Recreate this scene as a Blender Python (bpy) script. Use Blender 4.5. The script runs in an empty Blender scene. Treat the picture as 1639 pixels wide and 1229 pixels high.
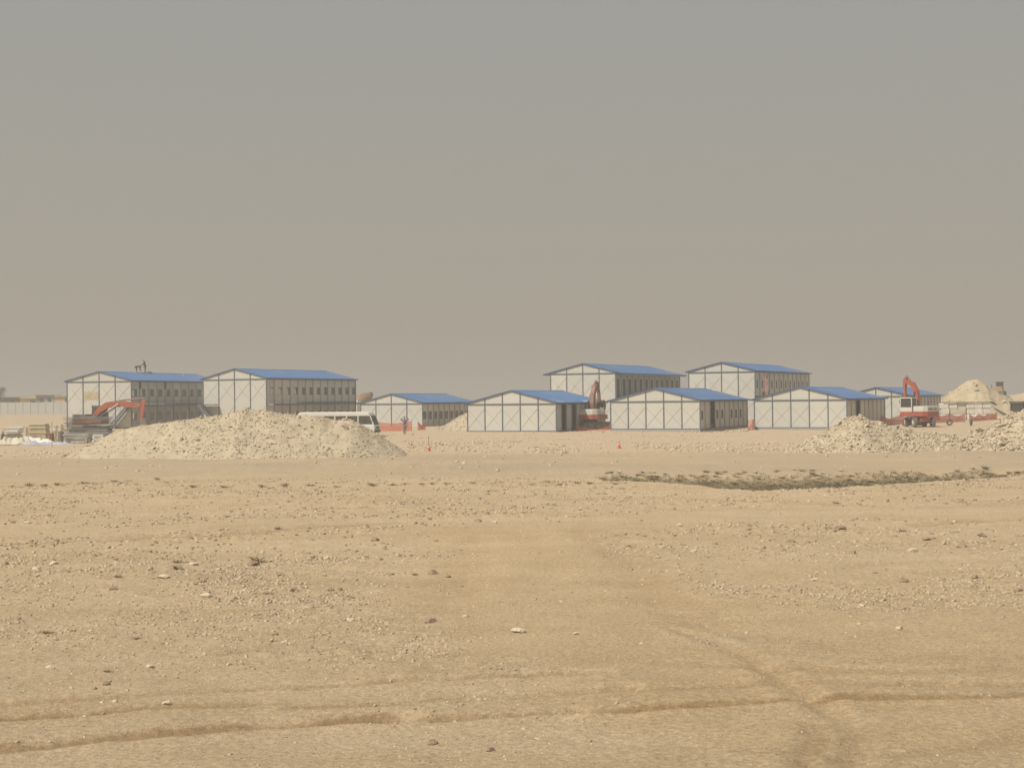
import bpy, math, random
import numpy as np
from mathutils import Matrix, Vector

random.seed(7)
RNG = np.random.default_rng(11)
R = math.radians
scene = bpy.context.scene
col = scene.collection

# ------------------------------------------------------------------ camera
F, CX, CY, CAMH = 2500.0, 819.5, 614.5, 3.22
PITCH, ROLL = 25.8 / F, R(-0.60)
cam_data = bpy.data.cameras.new('camera')
cam_data.sensor_width = 36.0
cam_data.lens = 36.0 * F / 1639.0
cam_data.clip_end = 6000.0
cam = bpy.data.objects.new('camera', cam_data)
col.objects.link(cam)
CAMROT = Matrix.Rotation(math.pi / 2 + PITCH, 3, 'X') @ Matrix.Rotation(ROLL, 3, 'Z')
cam.matrix_world = Matrix.Translation((0, 0, CAMH)) @ CAMROT.to_4x4()
scene.camera = cam

# ------------------------------------------------------------------ sun, sky
SUN_AZ = math.atan2(-0.80, -0.60)          # horizontal direction towards the sun (x, y): behind the camera, to its left
SUN_EL = R(51)
sdir = Vector((-0.80 * math.cos(SUN_EL), -0.60 * math.cos(SUN_EL), math.sin(SUN_EL)))
sun_data = bpy.data.lights.new('sun', 'SUN')
sun_data.energy = 3.7
sun_data.angle = R(1.5)
sun_data.color = (1.0, 0.955, 0.88)
sun = bpy.data.objects.new('sun', sun_data)
sun.rotation_euler = sdir.to_track_quat('Z', 'Y').to_euler()
sun.location = (-40, -30, 60)
col.objects.link(sun)

world = bpy.data.worlds.new('World')
scene.world = world
world.use_nodes = True
wn, wl = world.node_tree.nodes, world.node_tree.links
wn.clear()
sky = wn.new('ShaderNodeTexSky')
sky.sky_type = 'NISHITA'
sky.sun_disc = False
sky.sun_elevation = SUN_EL
sky.sun_rotation = math.atan2(sdir.x, sdir.y)
sky.air_density = 1.0
sky.dust_density = 8.0
sky.ozone_density = 1.0
tc = wn.new('ShaderNodeTexCoord')
sep = wn.new('ShaderNodeSeparateXYZ')
ramp = wn.new('ShaderNodeValToRGB')       # dust veil: warm grey at the horizon, cooler grey higher up
ramp.color_ramp.elements[0].position = 0.0
ramp.color_ramp.elements[0].color = (3.26, 2.88, 2.32, 1)
ramp.color_ramp.elements[1].position = 1.0
ramp.color_ramp.elements[1].color = (2.75, 2.82, 2.8, 1)
for pos, c in ((0.08, (3.14, 2.88, 2.42)), (0.22, (2.80, 2.75, 2.46)), (0.5, (2.78, 2.78, 2.62))):
    e = ramp.color_ramp.elements.new(pos)
    e.color = c + (1,)
mixs = wn.new('ShaderNodeMixRGB')
mixs.inputs[0].default_value = 0.92
bg = wn.new('ShaderNodeBackground')
bg.inputs[1].default_value = 0.1
wo = wn.new('ShaderNodeOutputWorld')
wl.new(tc.outputs['Generated'], sep.inputs[0])
wl.new(sep.outputs['Z'], ramp.inputs[0])
wl.new(sky.outputs[0], mixs.inputs[1])
wl.new(ramp.outputs[0], mixs.inputs[2])
wl.new(mixs.outputs[0], bg.inputs[0])
wl.new(bg.outputs[0], wo.inputs[0])
scene.view_settings.view_transform = 'Standard'
scene.view_settings.look = 'None'
scene.view_settings.exposure = 0.36
scene.view_settings.gamma = 1.0
scene.view_settings.use_curve_mapping = False
scene.render.engine = 'CYCLES'


# ------------------------------------------------------------------ pixel geometry
def ray(px, py):
    return CAMROT @ Vector(((px - CX) / F, -(py - CY) / F, -1.0))


def at(px, py, D):
    d = ray(px, py)
    return Vector((0, 0, CAMH)) + d * (D / d.y)


def project(p):
    q = CAMROT.transposed() @ (Vector(p) - Vector((0, 0, CAMH)))
    return CX + F * q.x / -q.z, CY - F * q.y / -q.z


# ------------------------------------------------------------------ numpy noise
def _hash(ix, iy, seed):
    h = (ix.astype(np.int64) * 374761393 + iy.astype(np.int64) * 668265263 + seed * 974634777) & 0xFFFFFFFF
    h = ((h ^ (h >> 13)) * 1274126177) & 0xFFFFFFFF
    h = h ^ (h >> 16)
    return (h & 0xFFFFFF) / float(0xFFFFFF)


def vnoise(x, y, seed=0):
    x = np.asarray(x, float); y = np.asarray(y, float)
    ix = np.floor(x); iy = np.floor(y)
    fx = x - ix; fy = y - iy
    fx = fx * fx * fx * (fx * (fx * 6 - 15) + 10); fy = fy * fy * fy * (fy * (fy * 6 - 15) + 10)
    a = _hash(ix, iy, seed); b = _hash(ix + 1, iy, seed)
    c = _hash(ix, iy + 1, seed); d = _hash(ix + 1, iy + 1, seed)
    return (a * (1 - fx) + b * fx) * (1 - fy) + (c * (1 - fx) + d * fx) * fy


def fbm(x, y, seed=0, octaves=4, gain=0.5):
    s = 0.0; amp = 1.0; tot = 0.0
    x = np.asarray(x, float); y = np.asarray(y, float)
    for o in range(octaves):
        s = s + amp * (vnoise(x * 2 ** o + 17.3 * o, y * 2 ** o - 9.1 * o, seed + o) * 2 - 1)
        tot += amp; amp *= gain
    return s / tot


def smooth(a, b, v):
    t = np.clip((np.asarray(v, float) - a) / (b - a), 0, 1)
    return t * t * (3 - 2 * t)


# ------------------------------------------------------------------ terrain height
PROF_Y = [-100, 0, 40, 58, 66, 80, 95, 140, 148, 152, 159, 170, 180, 192, 308, 600, 1500, 4000]
PROF_Z = [0, 0, 0, 0, -0.05, -0.12, -0.16, -0.26, -0.22, -0.03, 0.05, 0.14, 0.26, 0.42, 1.37, 2.2, 2.3, 2.3]


def prof(Y):
    return np.interp(Y, PROF_Y, PROF_Z)


def gnd(px, py):
    """ground point seen at a pixel, on the smooth terrain profile"""
    d = ray(px, py)
    lo, hi = 3.0, 1200.0
    for _ in range(60):
        m = 0.5 * (lo + hi)
        z = CAMH + d.z / d.y * m
        if z > float(prof(m)): lo = m
        else: hi = m
    return Vector((d.x / d.y * lo, lo, float(prof(lo))))


def px_line(pts):
    return np.array([[g.x, g.y] for g in (gnd(*p) for p in pts)])


def dist_line(X, Y, line):
    best = np.full(X.shape, 1e9)
    for a, b in zip(line[:-1], line[1:]):
        ab = b - a
        t = np.clip(((X - a[0]) * ab[0] + (Y - a[1]) * ab[1]) / (ab @ ab), 0, 1)
        best = np.minimum(best, np.hypot(X - a[0] - t * ab[0], Y - a[1] - t * ab[1]))
    return best


RUTS = [  # pixel polyline, half width m, depth m, colour strength
    ([(-200, 1212), (0, 1196), (150, 1182), (330, 1167), (545, 1153), (620, 1149)], 0.22, 0.10, 1.25),
    ([(545, 1153), (700, 1148), (820, 1144), (930, 1139)], 0.15, 0.07, 0.95),
    ([(900, 1141), (1090, 1133), (1300, 1123), (1500, 1117), (1639, 1112), (1900, 1100)], 0.16, 0.07, 1.0),
    ([(-200, 1160), (0, 1150), (130, 1141), (260, 1131), (400, 1126)], 0.15, 0.07, 1.0),
    ([(-100, 1126), (150, 1118), (350, 1104), (545, 1094), (700, 1084), (840, 1079), (960, 1077)], 0.15, 0.05, 0.6),
    ([(480, 1133), (600, 1126), (760, 1115), (900, 1110), (1010, 1104)], 0.15, 0.045, 0.55),
    ([(1000, 1106), (1180, 1097), (1300, 1093), (1450, 1095), (1639, 1092), (1900, 1090)], 0.16, 0.04, 0.5),
    ([(-50, 872), (120, 868), (250, 861), (360, 857), (450, 851), (540, 843), (640, 836)], 0.30, 0.05, 0.6),
    ([(940, 850), (1000, 890), (1035, 935), (1080, 975), (1150, 1008), (1300, 1032), (1450, 1045), (1639, 1052), (1900, 1060)], 0.5, 0.03, 0.28),
    ([(760, 862), (735, 905), (725, 950), (730, 985)], 0.5, 0.03, 0.22),
    ([(1330, 1300), (1362, 1215), (1372, 1185), (1352, 1158), (1305, 1130), (1250, 1085), (1170, 1040), (1090, 1005)], 0.16, 0.05, 0.3),
    ([(1250, 1300), (1285, 1222), (1308, 1192), (1300, 1165)], 0.12, 0.045, 0.6),
    ([(1060, 1062), (1250, 1072), (1450, 1076), (1639, 1068), (1900, 1060)], 0.18, 0.03, 0.45),
    ([(1100, 1040), (1300, 1050), (1500, 1060), (1639, 1064)], 0.16, 0.025, 0.35),
    ([(1300, 1222), (1420, 1210), (1550, 1200), (1639, 1180), (1800, 1150)], 0.14, 0.03, 0.4),
    ([(-50, 778), (60, 777), (120, 774), (200, 772), (270, 770)], 0.35, 0.16, 0.6),
    ([(430, 746), (545, 743), (640, 746), (700, 741)], 0.5, 0.16, 0.25),
    ([(900, 800), (1100, 795), (1300, 806), (1500, 812), (1639, 805)], 0.5, 0.04, 0.3),
    ([(1480, 838), (1639, 826), (1800, 815)], 0.35, 0.06, 0.5),
]
RUT_W = [(px_line(p), w, d, c) for p, w, d, c in RUTS]
DITCH_NEAR = px_line([(960, 769), (1010, 769), (1080, 772), (1150, 780), (1220, 784.5), (1300, 783), (1360, 779), (1430, 774), (1500, 770), (1560, 766), (1639, 760)])
DITCH_FAR = px_line([(960, 766), (1010, 764), (1080, 763), (1150, 762), (1220, 762), (1300, 761), (1360, 760), (1430, 759), (1500, 757), (1560, 757), (1639, 755)])


def ditch_mask(X, Y):
    n = np.interp(X, DITCH_NEAR[:, 0], DITCH_NEAR[:, 1])
    f = np.interp(X, DITCH_FAR[:, 0], DITCH_FAR[:, 1])
    ends = smooth(DITCH_NEAR[0, 0], DITCH_NEAR[2, 0], X) * (1 - smooth(DITCH_NEAR[-2, 0], DITCH_NEAR[-1, 0] + 3, X))
    return smooth(-0.2, 1.2, Y - n) * (1 - smooth(-1.0, 3.0, Y - f)) * ends


def track_mask(X, Y):
    m = np.zeros(X.shape); dz = np.zeros(X.shape)
    for line, w, d, c in RUT_W:
        lo = line.min(0) - 4 * w; hi = line.max(0) + 4 * w
        s = (X > lo[0]) & (X < hi[0]) & (Y > lo[1]) & (Y < hi[1])
        if not s.any(): continue
        xx = X[s]; yy = Y[s]
        r = dist_line(xx, yy, line) / w
        brk = 0.5 + 0.5 * smooth(-0.45, 0.25, fbm(xx / 1.9, yy / 0.9, 91, 3))
        g = np.exp(-r * r * 1.3) * brk
        berm = np.exp(-(r - 1.9) ** 2 * 2.0) * brk
        dz[s] += -d * g + 0.35 * d * berm
        rr = r + 0.55 * fbm(xx / 0.5, yy / 0.35, 93, 3)
        m[s] = np.maximum(m[s], c * (0.7 * (1 - smooth(0.75, 1.25, rr)) + 0.3 * np.exp(-r * r * 0.5)) * (0.45 + 0.55 * brk))
    return m, dz


SMOOTH_PATCHES = [px_line([(760, 850), (900, 900), (1000, 950), (1150, 990), (1400, 1010), (1800, 1010)]),
                  px_line([(860, 850), (780, 950), (1000, 1050), (1300, 1060), (1800, 1060)]),
                  px_line([(1100, 1100), (1300, 1150), (1600, 1150), (1900, 1150)]),
                  px_line([(-200, 850), (100, 852), (350, 846), (600, 838)]),
                  px_line([(900, 842), (1100, 828), (1300, 818), (1639, 816)])]
PATCH_W = [1.5, 1.7, 1.5, 0.9, 2.2]


def stony(X, Y):
    v = np.ones(X.shape)
    for ln, w in zip(SMOOTH_PATCHES, PATCH_W):
        v *= smooth(0.5 * w, 1.4 * w, dist_line(X, Y, ln) + 0.5 * fbm(X / 1.7, Y / 1.7, 5, 2))
    v *= 0.35 + 0.65 * smooth(-0.4, 0.35, fbm(X / 4.0, Y / 5.0, 33, 3))
    near = 1 - smooth(15.5, 22, Y)
    v *= 1 - 0.55 * near
    return v


def ground_z(X, Y, fine=True):
    X = np.asarray(X, float); Y = np.asarray(Y, float)
    z = prof(Y)
    fade = 1 - smooth(140, 165, Y)
    z = z + 0.10 * fbm(X / 14, Y / 14, 3, 3) * smooth(8, 30, Y) * (1 - smooth(130, 150, Y)) + 0.05 * fbm(X / 3.2, Y / 3.2, 21, 3) * fade
    z = z - 0.55 * ditch_mask(X, Y)
    if fine:
        m, dz = track_mask(X, Y)
        z = z + dz
        st = stony(X, Y)
        z = z + (0.016 + 0.05 * st) * fbm(X / 0.75, Y / 0.75, 55, 4, 0.72) * fade
    return z


def gz(x, y):
    return float(ground_z(np.array([x]), np.array([y]))[0])


# ------------------------------------------------------------------ materials
MATS = {}


def mat(name, color, rough=0.8, metal=0.0, var=0.12, scale=3.0, bump=0.0, bscale=60.0, tint=None, spec=0.3, dirt=None, orand=0.0):
    if name in MATS: return MATS[name]
    m = bpy.data.materials.new(name); m.use_nodes = True
    n, l = m.node_tree.nodes, m.node_tree.links
    b = n['Principled BSDF']
    b.inputs['Roughness'].default_value = rough
    b.inputs['Metallic'].default_value = metal
    b.inputs['Specular IOR Level'].default_value = spec
    t = n.new('ShaderNodeTexCoord')
    no = n.new('ShaderNodeTexNoise'); no.inputs['Scale'].default_value = scale; no.inputs['Detail'].default_value = 6
    no.inputs['Roughness'].default_value = 0.65
    l.new(t.outputs['Object'], no.inputs['Vector'])
    rp = n.new('ShaderNodeValToRGB')
    rp.color_ramp.elements[0].position = 0.3; rp.color_ramp.elements[1].position = 0.7
    c0 = tuple(max(0, c * (1 - var)) for c in color) if tint is None else tint
    rp.color_ramp.elements[0].color = c0 + (1,)
    rp.color_ramp.elements[1].color = tuple(min(1, c * (1 + var)) for c in color) + (1,)
    l.new(no.outputs[0], rp.inputs[0])
    out = rp.outputs[0]
    if dirt:      # dust film with a shape of its own
        n2 = n.new('ShaderNodeTexNoise'); n2.inputs['Scale'].default_value = scale * 0.35; n2.inputs['Detail'].default_value = 8
        l.new(t.outputs['Object'], n2.inputs['Vector'])
        r2 = n.new('ShaderNodeValToRGB'); r2.color_ramp.elements[0].position = 0.45; r2.color_ramp.elements[1].position = 0.75
        l.new(n2.outputs[0], r2.inputs[0])
        mx = n.new('ShaderNodeMixRGB'); mx.inputs[2].default_value = (0.42, 0.34, 0.23, 1)
        mu = n.new('ShaderNodeMath'); mu.operation = 'MULTIPLY'; mu.inputs[1].default_value = dirt
        l.new(r2.outputs[0], mu.inputs[0]); l.new(mu.outputs[0], mx.inputs[0]); l.new(out, mx.inputs[1])
        out = mx.outputs[0]
    if orand:     # each panel slightly lighter or darker than its neighbour
        oi = n.new('ShaderNodeObjectInfo'); mr = n.new('ShaderNodeMapRange')
        mr.inputs['To Min'].default_value = 1 - orand; mr.inputs['To Max'].default_value = 1 + orand
        l.new(oi.outputs['Random'], mr.inputs['Value'])
        mm = n.new('ShaderNodeVectorMath'); mm.operation = 'SCALE'
        l.new(out, mm.inputs[0]); l.new(mr.outputs[0], mm.inputs['Scale']); out = mm.outputs[0]
    l.new(out, b.inputs['Base Color'])
    if bump:
        bn = n.new('ShaderNodeTexNoise'); bn.inputs['Scale'].default_value = bscale; bn.inputs['Detail'].default_value = 5
        l.new(t.outputs['Object'], bn.inputs['Vector'])
        bp = n.new('ShaderNodeBump'); bp.inputs['Strength'].default_value = bump; bp.inputs['Distance'].default_value = 0.02
        l.new(bn.outputs[0], bp.inputs['Height']); l.new(bp.outputs[0], b.inputs['Normal'])
    MATS[name] = m
    return m


def glass(name, tint=(0.55, 0.62, 0.6), clear=0.6):
    if name in MATS: return MATS[name]
    m = bpy.data.materials.new(name); m.use_nodes = True
    n, l = m.node_tree.nodes, m.node_tree.links
    n.remove(n['Principled BSDF'])
    tr = n.new('ShaderNodeBsdfTransparent'); tr.inputs[0].default_value = tint + (1,)
    gl = n.new('ShaderNodeBsdfGlossy'); gl.inputs['Roughness'].default_value = 0.08; gl.inputs[0].default_value = (0.6, 0.62, 0.62, 1)
    no = n.new('ShaderNodeTexNoise'); no.inputs['Scale'].default_value = 4
    df = n.new('ShaderNodeBsdfDiffuse'); df.inputs[0].default_value = (0.4, 0.34, 0.25, 1)
    m1 = n.new('ShaderNodeMixShader'); m2 = n.new('ShaderNodeMixShader')
    mu = n.new('ShaderNodeMath'); mu.operation = 'MULTIPLY'; mu.inputs[1].default_value = (1 - clear) * 0.5
    l.new(no.outputs[0], mu.inputs[0])
    m1.inputs[0].default_value = 0.14; l.new(tr.outputs[0], m1.inputs[1]); l.new(gl.outputs[0], m1.inputs[2])
    l.new(mu.outputs[0], m2.inputs[0]); l.new(m1.outputs[0], m2.inputs[1]); l.new(df.outputs[0], m2.inputs[2])
    l.new(m2.outputs[0], n['Material Output'].inputs[0])
    MATS[name] = m
    return m


def ground_material():
    m = bpy.data.materials.new('desert_soil'); m.use_nodes = True
    n, l = m.node_tree.nodes, m.node_tree.links
    b = n['Principled BSDF']; b.inputs['Roughness'].default_value = 0.95; b.inputs['Specular IOR Level'].default_value = 0.05
    t = n.new('ShaderNodeTexCoord')

    def noise(scale, detail=6, rough=0.6, sx=1.0, sy=1.0):
        mp = n.new('ShaderNodeMapping'); mp.inputs['Scale'].default_value = (sx, sy, 1)
        l.new(t.outputs['Object'], mp.inputs[0])
        k = n.new('ShaderNodeTexNoise'); k.inputs['Scale'].default_value = scale; k.inputs['Detail'].default_value = detail
        k.inputs['Roughness'].default_value = rough
        l.new(mp.outputs[0], k.inputs['Vector'])
        return k.outputs[0]

    def ramp2(src, p0, p1, c0, c1):
        r = n.new('ShaderNodeValToRGB')
        r.color_ramp.elements[0].position = p0; r.color_ramp.elements[1].position = p1
        r.color_ramp.elements[0].color = c0 + (1,); r.color_ramp.elements[1].color = c1 + (1,)
        l.new(src, r.inputs[0]); return r.outputs[0]

    def mix(fac, a, bb, mode='MIX'):
        x = n.new('ShaderNodeMixRGB'); x.blend_type = mode
        for i, s in ((0, fac), (1, a), (2, bb)):
            if isinstance(s, (int, float)): x.inputs[i].default_value = s
            elif isinstance(s, tuple): x.inputs[i].default_value = s + (1,)
            else: l.new(s, x.inputs[i])
        return x.outputs[0]

    def attr(nm):
        a = n.new('ShaderNodeAttribute'); a.attribute_name = nm; return a.outputs['Fac']

    base = ramp2(noise(0.11, 5), 0.35, 0.65, (0.50, 0.385, 0.252), (0.575, 0.45, 0.302))
    mid = ramp2(noise(0.9, 6, 0.7), 0.3, 0.7, (0.475, 0.362, 0.232), (0.60, 0.475, 0.326))
    c = mix(0.5, base, mid)
    streak = ramp2(noise(0.35, 5, 0.6, 0.35, 1.6), 0.40, 0.66, (1, 1, 1), (0.90, 0.885, 0.83))
    c = mix(0.8, c, streak, 'MULTIPLY')
    grain = ramp2(noise(14, 4, 0.75), 0.34, 0.72, (0.66, 0.64, 0.61), (1.2, 1.19, 1.16))
    c = mix(0.85, c, grain, 'MULTIPLY')
    c = mix(0.8, c, ramp2(noise(38, 3, 0.8), 0.36, 0.68, (0.82, 0.81, 0.79), (1.17, 1.17, 1.16)), 'MULTIPLY')
    c = mix(attr('swept'), c, mix(1.0, c, (1.0, 0.985, 0.95), 'MULTIPLY'))
    c = mix(attr('stony'), c, mix(0.75, c, ramp2(noise(6, 5, 0.8), 0.36, 0.64, (0.78, 0.77, 0.75), (1.16, 1.16, 1.15)), 'MULTIPLY'))
    c = mix(attr('track'), c, mix(1.0, c, (0.70, 0.64, 0.565), 'MULTIPLY'))
    c = mix(attr('grey'), c, (0.345, 0.275, 0.19))  # painted shade: greyer soil where the slope beyond the ditch faces away
    c = mix(attr('damp'), c, (0.175, 0.14, 0.078))
    c = mix(attr('site'), c, ramp2(noise(0.5, 6, 0.7), 0.3, 0.7, (0.43, 0.325, 0.212), (0.52, 0.405, 0.275)))
    l.new(c, b.inputs['Base Color'])
    bp = n.new('ShaderNodeBump'); bp.inputs['Strength'].default_value = 0.9; bp.inputs['Distance'].default_value = 0.06
    l.new(noise(9, 8, 0.78), bp.inputs['Height'])
    l.new(bp.outputs[0], b.inputs['Normal'])
    return m


# ------------------------------------------------------------------ mesh building
class MB:
    def __init__(self):
        self.v = []; self.f = []

    def add(self, vs, fs):
        o = len(self.v)
        self.v += [tuple(p) for p in vs]
        self.f += [tuple(i + o for i in q) for q in fs]
        return self

    def box(self, x0, x1, y0, y1, z0, z1):
        return self.add([(x0, y0, z0), (x1, y0, z0), (x1, y1, z0), (x0, y1, z0), (x0, y0, z1), (x1, y0, z1), (x1, y1, z1), (x0, y1, z1)],
                        [(0, 3, 2, 1), (4, 5, 6, 7), (0, 1, 5, 4), (1, 2, 6, 5), (2, 3, 7, 6), (3, 0, 4, 7)])

    def prism(self, pts, y0, y1, axis='y'):
        """polygon in (x, z), extruded along y (axis='y'), or in (y, z) along x, or in (x, y) along z"""
        n = len(pts)
        mk = {'y': lambda p, t: (p[0], t, p[1]), 'x': lambda p, t: (t, p[0], p[1]), 'z': lambda p, t: (p[0], p[1], t)}[axis]
        vs = [mk(p, y0) for p in pts] + [mk(p, y1) for p in pts]
        fs = [tuple(range(n)), tuple(range(2 * n - 1, n - 1, -1))]
        fs += [(i, i + n, (i + 1) % n + n, (i + 1) % n) for i in range(n)]
        return self.add(vs, fs)

    def bar(self, a, b, w, h=None):
        a = Vector(a); b = Vector(b); h = h or w
        d = (b - a).normalized()
        up = Vector((0, 0, 1)) if abs(d.z) < 0.95 else Vector((0, 1, 0))
        s = d.cross(up).normalized() * (w / 2); t = s.normalized().cross(d) * (h / 2)
        vs = [p + i * s + j * t for p in (a, b) for i, j in ((-1, -1), (1, -1), (1, 1), (-1, 1))]
        return self.add(vs, [(0, 1, 2, 3), (7, 6, 5, 4), (0, 4, 5, 1), (1, 5, 6, 2), (2, 6, 7, 3), (3, 7, 4, 0)])

    def tube(self, pts, radii, k=8):
        pts = [Vector(p) for p in pts]
        if not isinstance(radii, (list, tuple)): radii = [radii] * len(pts)
        rings = []
        for i, p in enumerate(pts):
            d = (pts[min(i + 1, len(pts) - 1)] - pts[max(i - 1, 0)]).normalized()
            up = Vector((0, 0, 1)) if abs(d.z) < 0.9 else Vector((0, 1, 0))
            s = d.cross(up).normalized(); t = s.cross(d)
            rings.append([p + radii[i] * (math.cos(2 * math.pi * j / k) * s + math.sin(2 * math.pi * j / k) * t) for j in range(k)])
        vs = [v for r in rings for v in r]; fs = []
        for i in range(len(rings) - 1):
            for j in range(k):
                fs.append((i * k + j, i * k + (j + 1) % k, (i + 1) * k + (j + 1) % k, (i + 1) * k + j))
        fs.append(tuple(range(k))[::-1]); fs.append(tuple(range((len(rings) - 1) * k, len(rings) * k)))
        return self.add(vs, fs)

    def disc(self, c, r, w, k=18, axis='y'):
        c = Vector(c); a = Vector((0, 1, 0)) if axis == 'y' else Vector((1, 0, 0)) if axis == 'x' else Vector((0, 0, 1))
        return self.tube([c - a * w / 2, c - a * w * 0.42, c + a * w * 0.42, c + a * w / 2], [r * 0.9, r, r, r * 0.9], k)

    def strip(self, pts, halves, y0, y1):
        """a plate following a line in the (x, z) plane with a half height at each point"""
        top, bot = [], []
        for i, p in enumerate(pts):
            a = pts[max(i - 1, 0)]; b = pts[min(i + 1, len(pts) - 1)]
            dx, dz = b[0] - a[0], b[1] - a[1]; q = math.hypot(dx, dz)
            nx, nz = -dz / q, dx / q
            top.append((p[0] + nx * halves[i], p[1] + nz * halves[i])); bot.append((p[0] - nx * halves[i], p[1] - nz * halves[i]))
        n = len(pts)
        for i in range(n - 1):
            self.prism([bot[i], bot[i + 1], top[i + 1], top[i]], y0, y1)
        return self

    def mesh(self, name):
        me = bpy.data.meshes.new(name)
        me.from_pydata(self.v, [], self.f); me.update()
        return me

    def build(self, name, m, parent=None, loc=None, rz=0.0, smooth_=False, bevel=0.0):
        me = self.mesh(name)
        me.materials.append(m)
        if smooth_:
            me.polygons.foreach_set('use_smooth', [True] * len(me.polygons))
        o = link(name, me, parent, loc, rz)
        if bevel:
            bv = o.modifiers.new('bevel', 'BEVEL'); bv.width = bevel; bv.segments = 2; bv.limit_method = 'ANGLE'
        return o


def link(name, me, parent=None, loc=None, rz=0.0):
    o = bpy.data.objects.new(name, me); col.objects.link(o)
    if parent is not None: o.parent = parent
    if loc is not None: o.location = loc
    o.rotation_euler[2] = rz
    return o


def tag(o, label, cat=None, group=None, kind=None):
    if label: o['label'] = label
    if cat: o['category'] = cat
    if group: o['group'] = group
    if kind: o['kind'] = kind
    return o


def thing(name, label, cat, loc=(0, 0, 0), rz=0.0, group=None):
    o = bpy.data.objects.new(name, None); col.objects.link(o)
    o.empty_display_size = 0.2
    o.location = loc; o.rotation_euler[2] = rz
    return tag(o, label, cat, group)


def np_mesh(name, V, Fc, m, parent=None, k=3):
    """fast mesh from arrays, all faces with k corners"""
    me = bpy.data.meshes.new(name)
    V = np.ascontiguousarray(V, np.float32); Fc = np.ascontiguousarray(Fc, np.int32)
    me.vertices.add(len(V)); me.vertices.foreach_set('co', V.ravel())
    me.loops.add(Fc.size); me.loops.foreach_set('vertex_index', Fc.ravel())
    me.polygons.add(len(Fc)); me.polygons.foreach_set('loop_start', np.arange(0, Fc.size, k, dtype=np.int32))
    me.update(calc_edges=True)
    me.materials.append(m)
    return link(name, me, parent), me


# ------------------------------------------------------------------ rock shapes
def ico(sub):
    p = (1 + 5 ** 0.5) / 2
    v = [(-1, p, 0), (1, p, 0), (-1, -p, 0), (1, -p, 0), (0, -1, p), (0, 1, p), (0, -1, -p), (0, 1, -p), (p, 0, -1), (p, 0, 1), (-p, 0, -1), (-p, 0, 1)]
    f = [(0, 11, 5), (0, 5, 1), (0, 1, 7), (0, 7, 10), (0, 10, 11), (1, 5, 9), (5, 11, 4), (11, 10, 2), (10, 7, 6), (7, 1, 8),
         (3, 9, 4), (3, 4, 2), (3, 2, 6), (3, 6, 8), (3, 8, 9), (4, 9, 5), (2, 4, 11), (6, 2, 10), (8, 6, 7), (9, 8, 1)]
    v = [tuple(np.array(q) / np.linalg.norm(q)) for q in v]
    for _ in range(sub):
        cache = {}; nf = []

        def midp(a, b):
            key = (min(a, b), max(a, b))
            if key not in cache:
                q = (np.array(v[a]) + np.array(v[b])) / 2; v.append(tuple(q / np.linalg.norm(q))); cache[key] = len(v) - 1
            return cache[key]
        for a, b, c in f:
            ab, bc, ca = midp(a, b), midp(b, c), midp(c, a)
            nf += [(a, ab, ca), (b, bc, ab), (c, ca, bc), (ab, bc, ca)]
        f = nf
    return np.array(v), np.array(f)


def rock_shape(sub, rng, flat=0.5):
    v, f = ico(sub)
    # chip the sphere with a few random planes so that the stone has flat faces and hard edges
    for _ in range(9):
        d = rng.normal(size=3); d /= np.linalg.norm(d)
        k = rng.uniform(0.45, 0.85)
        h = v @ d
        v = v - np.outer(np.clip(h - k, 0, None), d)
    v = v * (1 + rng.normal(0, 0.13 if sub < 2 else 0.045, (len(v), 1)))
    v = v * np.array([rng.uniform(0.8, 1.25), rng.uniform(0.7, 1.0), flat * rng.uniform(0.75, 1.2)])
    return v, f


ROCK0 = [rock_shape(0, np.random.default_rng(100 + i)) for i in range(10)]
ROCK1 = [rock_shape(1, np.random.default_rng(200 + i)) for i in range(10)]


def scatter_mesh(name, P, S, m, shapes, rng, parent=None, sink=0.35, tilt=0.5):
    """many stones joined in one mesh: positions P (n,3), sizes S (n,)"""
    VV, FF = [], []; off = 0
    pick = rng.integers(0, len(shapes), len(P))
    for k, (v, f) in enumerate(shapes):
        idx = np.nonzero(pick == k)[0]
        if not len(idx): continue
        a = rng.uniform(0, 2 * np.pi, len(idx)); tl = rng.normal(0, tilt, len(idx))
        ca, sa, ct, st_ = np.cos(a), np.sin(a), np.cos(tl), np.sin(tl)
        x = v[None, :, 0]; y = v[None, :, 1]; z = v[None, :, 2]
        y2 = y * ct[:, None] - z * st_[:, None]; z2 = y * st_[:, None] + z * ct[:, None]
        x3 = x * ca[:, None] - y2 * sa[:, None]; y3 = x * sa[:, None] + y2 * ca[:, None]
        s = S[idx][:, None]
        W = np.stack([x3 * s + P[idx, 0][:, None], y3 * s + P[idx, 1][:, None], z2 * s + P[idx, 2][:, None] + s * (0.5 - sink)], -1)
        nv = len(v)
        VV.append(W.reshape(-1, 3))
        FF.append((f[None] + (np.arange(len(idx)) * nv)[:, None, None] + off).reshape(-1, 3))
        off += nv * len(idx)
    return np_mesh(name, np.concatenate(VV), np.concatenate(FF), m, parent)


M_stone = mat('limestone', (0.43, 0.34, 0.226), 0.9, var=0.28, scale=3.0, bump=0.4, bscale=25)
M_stone_dark = mat('weathered_stone', (0.285, 0.205, 0.132), 0.92, var=0.3, scale=2.2, bump=0.4, bscale=25)
M_pale = mat('pale_limestone', (0.52, 0.43, 0.305), 0.9, var=0.15, scale=3.0, bump=0.4, bscale=25)
M_rubble = mat('pale_rubble', (0.455, 0.375, 0.26), 0.92, var=0.2, scale=1.6, bump=0.4, bscale=14)
M_heap = mat('excavated_soil', (0.415, 0.34, 0.23), 0.95, var=0.16, scale=1.3, bump=0.7, bscale=8)
M_heap2 = mat('tan_fill', (0.44, 0.355, 0.225), 0.95, var=0.14, scale=0.6, bump=0.6, bscale=5)

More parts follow.
